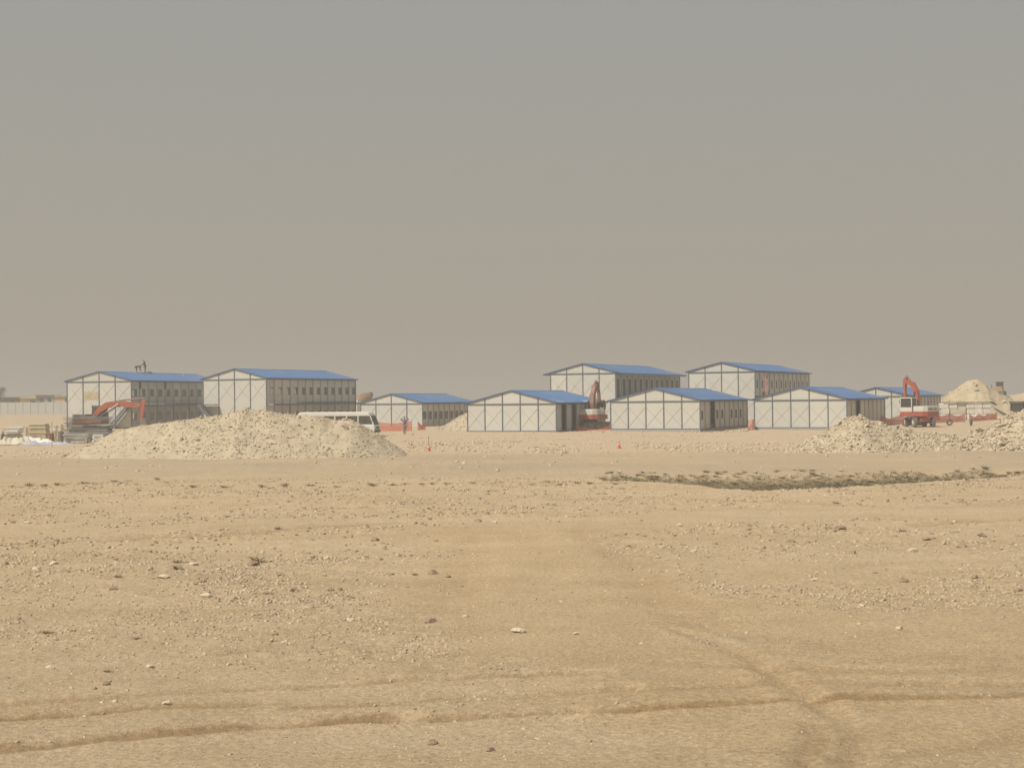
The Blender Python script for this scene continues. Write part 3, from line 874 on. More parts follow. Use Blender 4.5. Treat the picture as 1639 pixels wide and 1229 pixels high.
def excavator(label, loc, yaw_under, yaw_upper, boom, stick, bucket, paint, arm=None, cover=None, wheeled=False, cab_mat=None, group='excavators on the site', cw_print=False, sc=1.0, thick=1.0):
    root = thing('excavator', label, 'excavator', loc, yaw_under, group)
    root.scale = (sc, sc, sc)
    du = yaw_upper - yaw_under
    cab_mat = cab_mat or M_white; arm = arm or paint; cover = cover or M_white
    if wheeled:
        MB().box(-1.5, 1.5, -0.42, 0.42, 0.55, 1.0).build('chassis', paint, root, bevel=0.04)
        for x in (-1.15, 1.15):
            MB().bar((x, -1.0, 0.5), (x, 1.0, 0.5), 0.22).build('axle', M_dark, root)
            for y in (-0.95, 0.95): wheel(root, (x, y, 0.5), 0.5, 0.34)
        bl = MB().prism([(1.75, 0.12), (1.85, 0.12), (1.85, 0.62), (1.72, 0.62)], -1.15, 1.15).build('dozer_blade', paint, root)
        MB().bar((1.3, 0.5, 0.7), (1.78, 0.5, 0.4), 0.12).bar((1.3, -0.5, 0.7), (1.78, -0.5, 0.4), 0.12).build('blade_arm', M_dark, bl)
    else:
        MB().box(-0.9, 0.9, -0.75, 0.75, 0.45, 0.85).build('chassis', M_dark, root, bevel=0.04)
        for y in (-1.05, 1.05):
            pts = [(-1.6 + 0.36 * math.cos(a), 0.4 + 0.36 * math.sin(a)) for a in np.linspace(math.pi / 2, 3 * math.pi / 2, 9)] + \
                  [(1.6 + 0.36 * math.cos(a), 0.4 + 0.36 * math.sin(a)) for a in np.linspace(-math.pi / 2, math.pi / 2, 9)]
            tr = MB().prism(pts, y - 0.27, y + 0.27).build('track', M_rubber, root)
            for x in (-1.6, -0.8, 0, 0.8, 1.6): MB().disc((x, y, 0.38), 0.26, 0.6, 14).build('roller', M_steel, tr)
            sh = MB()
            for x in np.linspace(-1.6, 1.6, 15): sh.box(x - 0.06, x + 0.06, y - 0.28, y + 0.28, 0.75, 0.79).box(x - 0.06, x + 0.06, y - 0.28, y + 0.28, 0.01, 0.05)
            sh.build('track_shoes', M_dark, tr)
    MB().tube([(0, 0, 0.8), (0, 0, 1.08)], 0.62, 18).build('turntable', M_dark, root)
    up = lambda mb, nm, m, bevel=0.0, par=None: mb.build(nm, m, par or root, None, du if par is None else 0.0, bevel=bevel)
    up(MB().prism([(-1.75, -0.8), (-1.45, -1.25), (1.5, -1.25), (1.5, 1.25), (-1.45, 1.25), (-1.75, 0.8)], 1.08, 1.55, 'z'), 'deck', paint, 0.04)
    up(MB().prism([(-1.72, -0.78), (-1.42, -1.2), (-0.2, -1.2), (-0.2, 1.2), (-1.42, 1.2), (-1.72, 0.78)], 1.553, 2.12, 'z'), 'engine_cover', cover, 0.05)
    up(MB().box(-0.2, 0.9, -1.2, -0.45, 1.553, 1.95), 'tool_box', cover, 0.04)
    if cw_print:
        cwm = MB()                                              # illegible dark lettering on the cover
        for i, w_ in enumerate((0.16, 0.10)): cwm.box(-1.728 - 0.004, -1.722, -0.55 + i * 0.28, -0.55 + i * 0.28 + w_, 1.72, 1.92)
        for i in range(7): cwm.box(-1.732, -1.722, 0.02 + i * 0.105, 0.02 + i * 0.105 + 0.075, 1.74, 1.90)
        up(cwm, 'lettering', M_print)['kind'] = 'stuff'
    up(MB().tube([(-0.6, -0.7, 2.1), (-0.6, -0.7, 2.6)], 0.06, 8), 'exhaust', M_dark)
    # cab: floor box, corner pillars, roof and panes
    cb = up(MB().box(-0.05, 1.5, 0.42, 1.22, 1.553, 2.0), 'cab', cab_mat, 0.03)
    fr = MB()
    for x in (-0.02, 1.43):
        for y in (0.45, 1.19): fr.bar((x, y, 2.0), (x * 0.94 + 0.03, y, 2.92), 0.08)
    fr.box(-0.08, 1.45, 0.40, 1.24, 2.92, 3.02)
    up(fr, 'cab_frame', cab_mat, 0, cb)
    MB().box(0.02, 1.40, 1.185, 1.195, 2.02, 2.9).build('pane', M_cabglass, cb)
    MB().box(0.02, 1.40, 0.445, 0.455, 2.02, 2.9).build('pane', M_cabglass, cb)
    MB().box(1.42, 1.43, 0.48, 1.16, 2.02, 2.9).build('pane', M_cabglass, cb)
    MB().box(-0.03, -0.02, 0.48, 1.16, 2.02, 2.9).build('pane', M_cabglass, cb)
    MB().box(0.25, 0.75, 0.55, 1.05, 2.0, 2.25).box(0.2, 0.32, 0.55, 1.05, 2.2, 2.75).build('seat', M_dark, cb)
    # boom, stick, bucket and their cylinders
    nb_ = len(boom)
    hv = [thick * (0.16 + 0.10 * math.sin(math.pi * i / (nb_ - 1))) for i in range(nb_)]
    bo = up(MB().strip(boom, hv, -0.2, 0.2), 'boom', arm)
    mid = boom[nb_ // 2]
    MB().tube([(boom[0][0] + 0.45, 0.30, boom[0][1] - 0.15), (mid[0], 0.30, mid[1])], 0.075, 8).tube([(boom[0][0] + 0.45, -0.30, boom[0][1] - 0.15), (mid[0], -0.30, mid[1])], 0.075, 8).build('lift_cylinder', M_dark, bo)
    MB().tube([((boom[0][0] + 0.45 + mid[0]) / 2, -0.30, (boom[0][1] - 0.15 + mid[1]) / 2), (mid[0], -0.30, mid[1])], 0.08, 8).build('cylinder_rod', M_chrome, bo)
    ns = len(stick)
    sk = up(MB().strip(stick, [0.10 * thick] + [0.19 * thick] + [0.13 * thick] * (ns - 2), -0.15, 0.15), 'stick', arm)
    MB().tube([(mid[0], 0, mid[1] + 0.32), (stick[0][0], 0, stick[0][1] + 0.10)], 0.07, 8).build('stick_cylinder', M_steel, bo)
    bx, bz, a = bucket
    prof_ = [(0, 0.12), (0.30, 0.15), (0.55, -0.05), (0.62, -0.40), (0.45, -0.75), (0.10, -0.95), (-0.12, -0.92), (0.20, -0.70), (0.36, -0.38), (0.30, -0.10), (0, -0.05)]
    ca, sa = math.cos(a), math.sin(a)
    pp = [(bx + p[0] * ca - p[1] * sa, bz + p[0] * sa + p[1] * ca) for p in prof_]
    bk = MB()
    n = len(pp)
    for i in range(5):
        q = [pp[i], pp[i + 1], pp[n - 2 - i], pp[n - 1 - i]]
        bk.prism(q, -0.5, 0.5)
    side = [pp[0], pp[1], pp[2], pp[3], pp[4], pp[5], pp[6]]
    bk.prism(side, -0.52, -0.46); bk.prism(side, 0.46, 0.52)
    up(bk, 'bucket', M_steel)
    return root


def on_ground(px, D, py=700):
    x = at(px, py, D).x
    return Vector((x, D, gz(x, D)))


ARM_BOOM = [(0.35, 1.75), (0.25, 2.7), (0.45, 3.6), (0.95, 4.35), (1.75, 4.75)]
ARM_STICK = [(1.35, 5.0), (1.8, 4.72), (2.15, 3.8), (2.35, 2.9)]
excavator('red and white crawler excavator with raised arm between the two middle cabins', on_ground(947, 162), R(30), R(66), ARM_BOOM, ARM_STICK, (2.35, 2.85, 0.15), M_red, M_dustred)
excavator('wheeled red and white excavator with dark lettering and its arm folded upright', on_ground(1472, 159.5), R(96), R(126), [(0.35, 1.75), (0.2, 2.7), (0.35, 3.6), (0.75, 4.35), (1.6, 4.7)],
          [(1.5, 5.15), (1.75, 4.75), (1.85, 3.8), (1.75, 2.95)], (1.75, 2.9, -0.6), M_red, wheeled=True, cw_print=True)
excavator('orange-red crawler excavator reaching its long boom over the material yard', on_ground(146, 163), R(4), R(-3), [(0.2, 1.75), (0.9, 2.55), (1.7, 3.05), (3.0, 3.2), (4.6, 3.05), (5.3, 3.1)],
          [(5.65, 3.65), (5.45, 3.1), (5.4, 2.2), (5.3, 1.5)], (5.3, 1.45, 0.2), M_redbright, cover=M_dark, cab_mat=M_dark, thick=1.25)
excavator('red excavator hidden behind the cabins with only its raised arm showing above a roof', on_ground(1228, 170), R(70), R(84), [(0.35, 1.75), (0.3, 2.9), (0.5, 4.4), (0.8, 5.6), (1.3, 6.2)],
          [(1.1, 6.7), (1.35, 6.2), (1.6, 5.2), (1.7, 4.3)], (1.7, 4.3, 0.0), M_dustred, sc=0.85)

# concrete mixer lorry standing beyond the small cabin
g = on_ground(579, 240)
mx = thing('concrete_mixer_lorry', 'dusty orange concrete mixer lorry half hidden behind the small cabin roof', 'lorry', g, R(248)); mx.scale = (0.86,) * 3
MB().box(-4.0, 3.6, -0.5, 0.5, 0.8, 1.1).build('chassis', M_dark, mx)
M_drum = mat('dusty_orange_drum', (0.26, 0.165, 0.095), 0.7, var=0.2, scale=1.2, dirt=0.4)
MB().tube([(2.0, 0, 2.3), (1.6, 0, 2.4), (0.2, 0, 2.75), (-1.2, 0, 3.15), (-2.8, 0, 3.75), (-3.1, 0, 3.85)], [0.5, 1.0, 1.3, 1.3, 0.75, 0.6], 18).build('drum', M_drum, mx, smooth_=True)
MB().prism([(-3.0, 4.4), (-3.5, 4.5), (-3.9, 3.8), (-3.3, 3.6)], -0.4, 0.4).bar((-3.4, 0, 1.1), (-3.4, 0, 3.7), 0.16).build('hopper', M_dark, mx)
MB().prism([(2.3, 1.0), (3.9, 1.0), (3.9, 1.9), (3.6, 3.0), (2.3, 3.0)], -1.15, 1.15).build('cab', M_white, mx, bevel=0.05)
MB().prism([(3.66, 2.02), (3.93, 2.02), (3.70, 2.85), (3.64, 2.85)], -1.0, 1.0).build('windscreen', M_cabglass, mx)
for x in (-3.0, -1.7, 2.9):
    for y in (-0.95, 0.95): wheel(mx, (x, y, 0.52), 0.52, 0.32)


def crawler_dozer(label, loc, yaw, paint, name='bulldozer', cat='bulldozer'):
    root = thing(name, label, cat, loc, yaw)
    for y in (-0.85, 0.85):
        pts = [(-1.2 + 0.42 * math.cos(a), 0.45 + 0.42 * math.sin(a)) for a in np.linspace(math.pi / 2, 3 * math.pi / 2, 8)] + \
              [(1.2 + 0.36 * math.cos(a), 0.39 + 0.36 * math.sin(a)) for a in np.linspace(-math.pi / 2, math.pi / 2, 8)]
        tr = MB().prism(pts, y - 0.25, y + 0.25).build('track', M_rubber, root)
        for x in (-1.2, -0.4, 0.4, 1.2): MB().disc((x, y, 0.42), 0.25, 0.56, 12).build('roller', M_steel, tr)
    MB().prism([(-1.2, 0.6), (1.4, 0.6), (1.5, 1.45), (0.2, 1.55), (-1.2, 1.5)], -0.55, 0.55).build('body', paint, root, bevel=0.04)
    cb = MB().box(-1.1, 0.1, -0.6, 0.6, 1.5, 1.75).build('cab', paint, root)
    fr = MB()
    for x in (-1.06, 0.06):
        for y in (-0.56, 0.56): fr.bar((x, y, 1.75), (x, y, 2.6), 0.08)
    fr.box(-1.2, 0.2, -0.68, 0.68, 2.6, 2.7); fr.build('cab_frame', M_dark, cb)
    for y in (-0.54, 0.54): MB().box(-1.0, 0.0, y - 0.005, y + 0.005, 1.77, 2.58).build('pane', M_cabglass, cb)
    MB().tube([(1.0, 0.2, 1.4), (1.0, 0.2, 2.25)], 0.06, 8).build('exhaust', M_dark, root)
    MB().strip([(2.15, 0.05), (1.98, 0.45), (2.0, 0.8), (2.12, 1.05)], [0.05] * 4, -1.5, 1.5).build('blade', M_steel, root)
    MB().bar((0.2, 0.72, 0.55), (2.0, 0.72, 0.5), 0.14).bar((0.2, -0.72, 0.55), (2.0, -0.72, 0.5), 0.14).build('push_arm', paint, root)
    return root


p = at(1596, 631, 224)
crawler_dozer('dusty yellow bulldozer perched on the bank behind the tall soil heap', (p.x, 224, p.z - 0.15), R(150), mat('tan_dusty_paint', (0.36, 0.26, 0.13), 0.7, var=0.2, dirt=0.5)).scale = (0.72,) * 3
g = on_ground(1634, 128)
# wheeled loader, only its glazed cab shows above the coarse rock heap
wl_ = thing('wheel_loader', 'wheel loader with a glazed cab showing above the coarse rock heap', 'loader', g, R(35))
MB().prism([(-2.2, 0.7), (-0.2, 0.7), (-0.2, 1.5), (-2.2, 1.4)], -0.8, 0.8).build('engine_body', M_yellow, wl_, bevel=0.05)
MB().box(-0.2, 1.9, -0.45, 0.45, 0.6, 1.05).build('front_frame', M_yellow, wl_, bevel=0.03)
cb = MB().box(-0.5, 0.75, -0.62, 0.62, 1.1, 1.55).build('cab', M_yellow, wl_)
fr = MB()
for x in (-0.46, 0.71):
    for y in (-0.58, 0.58): fr.bar((x, y, 1.55), (x, y, 2.75), 0.08)
fr.box(-0.58, 0.85, -0.7, 0.7, 2.75, 2.87).build('cab_frame', M_dark, cb)
for y in (-0.57, 0.57): MB().box(-0.42, 0.67, y - 0.005, y + 0.005, 1.57, 2.73).build('pane', M_cabglass, cb)
for x in (-0.45, 0.7): MB().box(x - 0.005, x + 0.005, -0.54, 0.54, 1.57, 2.73).build('pane', M_cabglass, cb)
for x in (-1.4, 1.4):
    for y in (-0.95, 0.95): wheel(wl_, (x, y, 0.68), 0.68, 0.5)
MB().bar((0.9, 0.4, 1.0), (2.5, 0.4, 0.55), 0.16, 0.28).bar((0.9, -0.4, 1.0), (2.5, -0.4, 0.55), 0.16, 0.28).build('lift_arm', M_yellow, wl_)
MB().strip([(3.3, 0.08), (2.6, 0.10), (2.45, 0.55), (2.6, 1.0)], [0.04] * 4, -1.25, 1.25).build('bucket', M_steel, wl_)

# ------------------------------------------------------------------ minibus
M_bus = mat('white_bus_paint', (0.64, 0.63, 0.57), 0.4, var=0.04, scale=1.2, dirt=0.18)
M_busglass = glass('bus_glass', (0.30, 0.38, 0.36), 0.7)
M_black = mat('black_plastic', (0.035, 0.035, 0.036), 0.6)
g = on_ground(604, 149)
bus = thing('minibus', 'white minibus parked half behind the long pale heap, only roof and front showing', 'minibus', g, R(-10))
BL = 7.6
sec = [(-BL, 0.42), (-0.25, 0.42), (0.0, 0.60), (0.02, 1.02), (-0.10, 1.22), (-0.42, 2.10), (-0.62, 2.34), (-1.2, 2.42), (-BL + 0.3, 2.44), (-BL, 2.20)]
# roof, lower body and the pillars between the windows, so that the glass is set into real openings
low = [(-BL, 0.42), (-0.25, 0.42), (0.0, 0.60), (0.02, 1.02), (-0.10, 1.22), (-BL, 1.22)]
MB().prism(low, -1.0, 1.0).build('body', M_bus, bus, bevel=0.06)
MB().prism([(-BL, 2.02), (-0.43, 2.02), (-0.47, 2.12), (-0.62, 2.34), (-1.2, 2.42), (-BL + 0.3, 2.44), (-BL, 2.25)], -0.97, 0.97).build('roof', M_bus, bus, bevel=0.06)
xs_ = [-BL + 0.05, -6.3, -5.1, -3.9, -2.75, -1.62, -0.95]
for y in (-0.96, 0.90):
    for x in xs_[:-1]: MB().box(x - 0.05, x + 0.05, y, y + 0.06, 1.20, 2.04).build('pillar', M_bus, bus)
    for a, b_ in zip(xs_[:-1], xs_[1:]):
        MB().box(a + 0.05, b_ - 0.05, y + 0.02, y + 0.035, 1.22, 2.02).build('window', M_busglass, bus)
    MB().prism([(-0.95, 1.22), (-0.18, 1.22), (-0.45, 2.02), (-0.95, 2.02)], y + 0.02, y + 0.035).build('window', M_busglass, bus)
    MB().bar((-0.12, y + 0.03, 1.20), (-0.44, y + 0.03, 2.05), 0.06, 0.09).build('pillar', M_bus, bus)
MB().prism([(-0.11, 1.22), (-0.09, 1.22), (-0.42, 2.04), (-0.44, 2.04)], -0.9, 0.9).build('windscreen', M_busglass, bus)
MB().box(0.0, 0.07, -0.98, 0.98, 0.45, 0.72).build('bumper', M_black, bus, bevel=0.03)
MB().box(0.012, 0.03, -0.55, 0.55, 0.80, 1.0).build('grille', M_black, bus)
for y in (-0.8, 0.8): MB().box(0.012, 0.04, y - 0.14, y + 0.14, 0.80, 0.98).build('headlight', M_glass, bus)
for x in (-1.25, -5.6):
    for y in (-0.88, 0.88): wheel(bus, (x, y, 0.42), 0.42, 0.24)
MB().bar((-0.25, -1.0, 1.75), (-0.12, -1.2, 1.7), 0.04).box(-0.16, -0.06, -1.3, -1.14, 1.5, 1.85).build('wing_mirror', M_black, bus)
for k in range(5):
    x = -1.8 - k * 1.15
    for y in (-0.5, 0.5): MB().box(x - 0.4, x, y - 0.35, y + 0.35, 0.6, 1.0).box(x - 0.45, x - 0.36, y - 0.35, y + 0.35, 1.0, 1.6).build('seat', M_dark, bus)

# ------------------------------------------------------------------ people
M_skin = mat('brown_skin', (0.16, 0.085, 0.05), 0.6, var=0.05)
M_purple = mat('purple_shirt', (0.16, 0.13, 0.27), 0.9, var=0.12, scale=8)
M_greytr = mat('grey_trousers', (0.20, 0.19, 0.20), 0.9, var=0.12, scale=8)
M_navy = mat('dark_work_clothes', (0.085, 0.083, 0.088), 0.9, var=0.15, scale=8)
M_hair = mat('black_hair', (0.02, 0.018, 0.016), 0.7)


def skinned(name, pts, edges, m, parent, root_i=0, sub=1):
    me = bpy.data.meshes.new(name)
    me.from_pydata([p[0] for p in pts], edges, []); me.update()
    me.materials.append(m)
    o = link(name, me, parent)
    sk = o.modifiers.new('skin', 'SKIN'); sk.use_smooth_shade = True
    for i, p in enumerate(pts):
        r = p[1] if isinstance(p[1], tuple) else (p[1], p[1])
        me.skin_vertices[0].data[i].radius = r
        me.skin_vertices[0].data[i].use_root = (i == root_i)
    sb = o.modifiers.new('sub', 'SUBSURF'); sb.levels = sub; sb.render_levels = sub
    return o


def person(label, loc, yaw, J, top, trousers, group=None):
    """J: joints of the pose in metres; one continuous body, clothes and hair as its children"""
    root = thing('person', label, 'person', loc, yaw, group)
    pts, edges, ix = [], [], {}

    def v(n, p, r):
        ix[n] = len(pts); pts.append((tuple(p), r))

    def e(a, b): edges.append((ix[a], ix[b]))
    V = lambda n: Vector(J[n])
    chest = V('neck') * 0.82 + V('pelvis') * 0.18
    v('pelvis', V('pelvis'), (0.135, 0.10)); v('waist', V('pelvis') * 0.5 + V('neck') * 0.5, (0.125, 0.09)); v('chest', chest, (0.155, 0.10)); v('neck', V('neck'), 0.055)
    hd = (V('head') - V('neck'))
    v('jaw', V('neck') + hd * 0.55, (0.07, 0.08)); v('skull', V('head'), (0.078, 0.095)); v('crown', V('head') + hd.normalized() * 0.09, 0.06)
    for a, b in (('pelvis', 'waist'), ('waist', 'chest'), ('chest', 'neck'), ('neck', 'jaw'), ('jaw', 'skull'), ('skull', 'crown')): e(a, b)
    nose = V('head') + Vector(J['face']) * 0.105 - hd.normalized() * 0.02
    v('nose', nose, 0.014); e('skull', 'nose')
    for s in 'lr':
        v('sh' + s, V('sh' + s), 0.062); v('el' + s, V('el' + s), 0.045); v('wr' + s, V('wr' + s), 0.030)
        dirn = (V('wr' + s) - V('el' + s)).normalized()
        palm = V('wr' + s) + dirn * 0.07
        v('pa' + s, palm, (0.036, 0.020))
        e('chest', 'sh' + s); e('sh' + s, 'el' + s); e('el' + s, 'wr' + s); e('wr' + s, 'pa' + s)
        side = dirn.cross(Vector((0.3, 1, 0.2))).normalized()
        for k in range(4):
            kn = palm + side * (0.026 * (k - 1.5)) * 1.1 + dirn * 0.035; tip = kn + dirn * (0.055, 0.068, 0.064, 0.048)[k] + Vector((0, -0.012, -0.01))
            v('k%s%d' % (s, k), kn, 0.010); v('t%s%d' % (s, k), tip, 0.008); e('pa' + s, 'k%s%d' % (s, k)); e('k%s%d' % (s, k), 't%s%d' % (s, k))
        th = V('wr' + s) + dirn * 0.03 - side * 0.045
        v('th' + s, th, 0.011); v('tt' + s, th + dirn * 0.05 - side * 0.012, 0.009); e('wr' + s, 'th' + s); e('th' + s, 'tt' + s)
        v('hp' + s, V('hp' + s), 0.085); v('kn' + s, V('kn' + s), 0.058); v('ca' + s, V('kn' + s) * 0.65 + V('an' + s) * 0.35, 0.055); v('an' + s, V('an' + s), 0.038)
        toe = V('an' + s) + Vector(J['face']).normalized() * 0.17; toe.z = V('an' + s).z - 0.045
        v('to' + s, toe, (0.042, 0.03))
        e('pelvis', 'hp' + s); e('hp' + s, 'kn' + s); e('kn' + s, 'ca' + s); e('ca' + s, 'an' + s); e('an' + s, 'to' + s)
    body = skinned('body', pts, edges, M_skin, root, ix['pelvis'], 1)

    def shell(nm, names, links_, grow, m):
        vs = []
        for n_ in names:
            p_, r_ = pts[ix[n_]]
            r_ = r_ if isinstance(r_, tuple) else (r_, r_)
            vs.append((p_, (r_[0] + grow, r_[1] + grow)))
        return skinned(nm, vs, [(names.index(a), names.index(b)) for a, b in links_], m, root, 0, 1)
    shell('shirt', ['chest', 'waist', 'pelvis', 'shl', 'ell', 'shr', 'elr'], [('chest', 'waist'), ('waist', 'pelvis'), ('chest', 'shl'), ('shl', 'ell'), ('chest', 'shr'), ('shr', 'elr')], 0.022, top)
    shell('trousers', ['pelvis', 'hpl', 'knl', 'cal', 'anl', 'hpr', 'knr', 'car', 'anr'],
          [('pelvis', 'hpl'), ('hpl', 'knl'), ('knl', 'cal'), ('cal', 'anl'), ('pelvis', 'hpr'), ('hpr', 'knr'), ('knr', 'car'), ('car', 'anr')], 0.018, trousers)
    skinned('hair', [(tuple(V('head') + hd.normalized() * 0.02 - Vector(J['face']) * 0.03), 0.088), (tuple(V('head') + hd.normalized() * 0.085 - Vector(J['face']) * 0.015), 0.072)], [(0, 1)], M_hair, root, 0, 1)
    return root


g = on_ground(648, 152.0)
person('person in purple shirt and grey trousers walking with both hands raised to the head', g, 0,
       dict(pelvis=(0, 0, 0.92), neck=(0, 0.0, 1.42), head=(0, -0.02, 1.60), face=(0, -1, 0), shl=(-0.18, 0, 1.38), shr=(0.18, 0, 1.38), ell=(-0.40, -0.05, 1.44), elr=(0.40, -0.05, 1.46),
            wrl=(-0.16, -0.06, 1.66), wrr=(0.18, -0.06, 1.68), hpl=(-0.09, 0, 0.86), hpr=(0.09, 0, 0.86), knl=(-0.09, -0.05, 0.48), knr=(0.08, 0.03, 0.48), anl=(-0.08, 0.02, 0.08), anr=(0.06, -0.08, 0.08)), M_purple, M_greytr)


def on_ridge(px, off=0.0):
    y = solve(lambda t: project(B1['pt'](B1['W'] / 2 + off, t, B1['zrid']))[0], px, -0.2, B1['L'])
    return B1['pt'](B1['W'] / 2 + off, y, B1['zrid'] - SLOPE * abs(off) + 0.005)


person('worker in dark clothes standing on the blue roof, leaning over a bent colleague', on_ridge(232.3), 0,
       dict(pelvis=(0.0, 0, 0.86), neck=(-0.06, 0, 1.36), head=(-0.18, 0, 1.50), face=(-1, 0, -0.3), shl=(-0.05, -0.17, 1.30), shr=(-0.05, 0.17, 1.30), ell=(-0.24, -0.18, 1.05), elr=(-0.22, 0.18, 1.04),
            wrl=(-0.48, -0.10, 0.96), wrr=(-0.47, 0.10, 0.95), hpl=(0, -0.09, 0.82), hpr=(0, 0.09, 0.82), knl=(0.0, -0.10, 0.46), knr=(-0.02, 0.10, 0.46), anl=(0.02, -0.1, 0.08), anr=(0.0, 0.10, 0.08)), M_navy, M_navy)
person('worker in dark clothes bending double on the blue roof with arms hanging', on_ridge(220.5), 0,
       dict(pelvis=(-0.22, 0, 0.72), neck=(0.24, 0, 0.80), head=(0.40, 0, 0.70), face=(0.5, 0, -0.9), shl=(0.20, -0.17, 0.76), shr=(0.20, 0.17, 0.76), ell=(0.27, -0.18, 0.50), elr=(0.28, 0.18, 0.50),
            wrl=(0.36, -0.10, 0.27), wrr=(0.36, 0.10, 0.27), hpl=(-0.20, -0.09, 0.68), hpr=(-0.20, 0.09, 0.68), knl=(-0.10, -0.10, 0.38), knr=(-0.14, 0.10, 0.38), anl=(-0.13, -0.1, 0.08), anr=(-0.17, 0.10, 0.08)), M_navy, M_navy)
tb = on_ridge(238.5)
bag = MB().box(-0.32, 0.32, -0.14, 0.14, 0.0, 0.12).build('tool_bag', mat('maroon_canvas', (0.14, 0.075, 0.075), 0.9), None, tb, 0.1, bevel=0.05)
tag(bag, 'low dark tool bag lying on the blue roof beside the standing worker', 'tool bag')
pp_ = on_ridge(294, 1.6)
vent = thing('vent_pipe', 'thin white pipe leaning on the blue roof slope', 'pipe', pp_)
MB().tube([(0, 0, 0), (-0.26, 0, 1.05)], 0.055, 10).build('pipe', M_white, vent)
MB().disc((-0.265, 0, 1.07), 0.075, 0.05, 12, 'z').build('pipe_cap', M_white, vent)

# ------------------------------------------------------------------ orange safety netting
M_net = mat('orange_plastic_net', (0.62, 0.15, 0.08), 0.7, var=0.15, scale=3)
M_rod = mat('rusty_rod', (0.16, 0.09, 0.055), 0.8)


def netting(label, p0, p1, D0, D1, h, seed, sag=0.15, strand=0.038, cell=0.085):
    a = on_ground(p0, D0); b = on_ground(p1, D1)
    ln = math.hypot(b.x - a.x, b.y - a.y)
    root = thing('safety_fence', label, 'fence', a, math.atan2(b.y - a.y, b.x - a.x), 'orange safety fences')
    rg = np.random.default_rng(seed)
    npost = max(2, int(ln / 2.5) + 1)
    for i in range(npost):
        t = i / (npost - 1); x = t * ln
        zz = gz(a.x + (b.x - a.x) * t, a.y + (b.y - a.y) * t) - a.z
        MB().tube([(x, 0, zz - 0.2), (x + rg.normal(0, 0.03), rg.normal(0, 0.02), zz + h + 0.15)], 0.014, 6).build('stake', M_rod, root)
    net = MB()

    def pt(x, f):
        t = x / ln
        zz = gz(a.x + (b.x - a.x) * t, a.y + (b.y - a.y) * t) - a.z
        s = sag * (math.sin(math.pi * ((t * (npost - 1)) % 1)) ** 2) * (0.6 + 0.8 * float(vnoise(x / 2.3, seed, seed)))
        y = 0.06 * (float(vnoise(x * 1.3, f * 2, seed + 3)) - 0.5)
        return (x, y - 0.02, zz + 0.06 + (h - s - 0.06) * f)
    nv = int(ln / cell); nh = int(h / cell)
    for i in range(nv + 1):
        x = min(ln, i * cell)
        net.bar(pt(x, 0), pt(x, 1), strand, 0.006)
    xsn = np.linspace(0, ln, max(3, int(ln / 0.35)))
    for j in range(nh + 1):
        f = j / nh
        for q, r_ in zip(xsn[:-1], xsn[1:]): net.bar(pt(q, f), pt(r_, f), 0.006, strand)
    o = net.build('netting', M_net, root); o['kind'] = 'stuff'
    return root


netting('orange safety netting strung across in front of the small white cabin, behind the person', 600, 659, 163, 163.5, 1.0, 1)
netting('short sagging end of orange netting at the corner of the small white cabin', 669, 681, 166, 166.5, 0.9, 2, sag=0.4)
netting('orange safety netting running behind the wheeled excavator past the white wrapped stack', 1412, 1545, 168, 176, 0.95, 3, sag=0.3)
netting('low sagging orange netting on the ground beside the central excavator', 922, 985, 158.6, 160, 0.45, 4, sag=0.3)
netting('orange netting continuing over the slope past the white wrapped stack', 1552, 1596, 177, 184, 0.8, 5, sag=0.25)
g = on_ground(1202, 155.4)
roll = thing('netting_roll', 'crumpled roll of orange netting leaning at the corner between two cabins', 'netting roll', g)
M_pink = mat('faded_orange_net', (0.52, 0.24, 0.17), 0.8, var=0.25, scale=6)
MB().tube([(0, 0, 0), (0.02, 0, 0.35), (0.05, 0.02, 0.75), (0.1, 0.05, 1.05)], [0.26, 0.24, 0.22, 0.18], 12).build('roll', M_pink, roll)
MB().strip([(-0.35, 0.03), (-0.15, 0.30), (0.02, 0.55)], [0.03] * 3, -0.25, 0.2).strip([(0.1, 0.6), (0.28, 0.85), (0.36, 0.5)], [0.03] * 3, -0.2, 0.1).build('loose_flap', M_pink, roll)

# ------------------------------------------------------------------ traffic cones and marker stake
M_cone = mat('traffic_cone_orange', (0.55, 0.10, 0.055), 0.6, var=0.1, dirt=0.2)


def cone(label, px, py, h):
    g = gnd(px, py); z = gz(g.x, g.y)
    r = thing('traffic_cone', label, 'traffic cone', (g.x, g.y, z), 0.4, 'traffic cones on the plain')
    k = h / 0.7
    MB().box(-0.2 * k, 0.2 * k, -0.2 * k, 0.2 * k, 0, 0.04).build('base', M_cone, r)
    c = MB().tube([(0, 0, 0.04), (0, 0, h)], [0.16 * k, 0.035 * k], 14).build('cone_body', M_cone, r)
    MB().tube([(0, 0, h * 0.52), (0, 0, h * 0.70)], [0.103 * k, 0.083 * k], 14).build('reflective_band', M_white, c)


cone('small orange cone standing before the long heap beside a thin marker stake', 686.5, 721, 0.52)
cone('little orange cone leaning among stones at the toe of the long heap', 659, 713, 0.36)
cone('orange cone alone on the bare ground in front of the middle cabins', 991, 716, 0.50)
g = gnd(687, 719); s_ = MB().tube([(0, 0, -0.2), (0.02, 0, 0.95)], 0.016, 6).build('marker_stake', M_rod, None, (g.x - 0.1, g.y + 0.8, gz(g.x, g.y)))
tag(s_, 'thin marker stake standing up behind the small orange cone', 'stake')

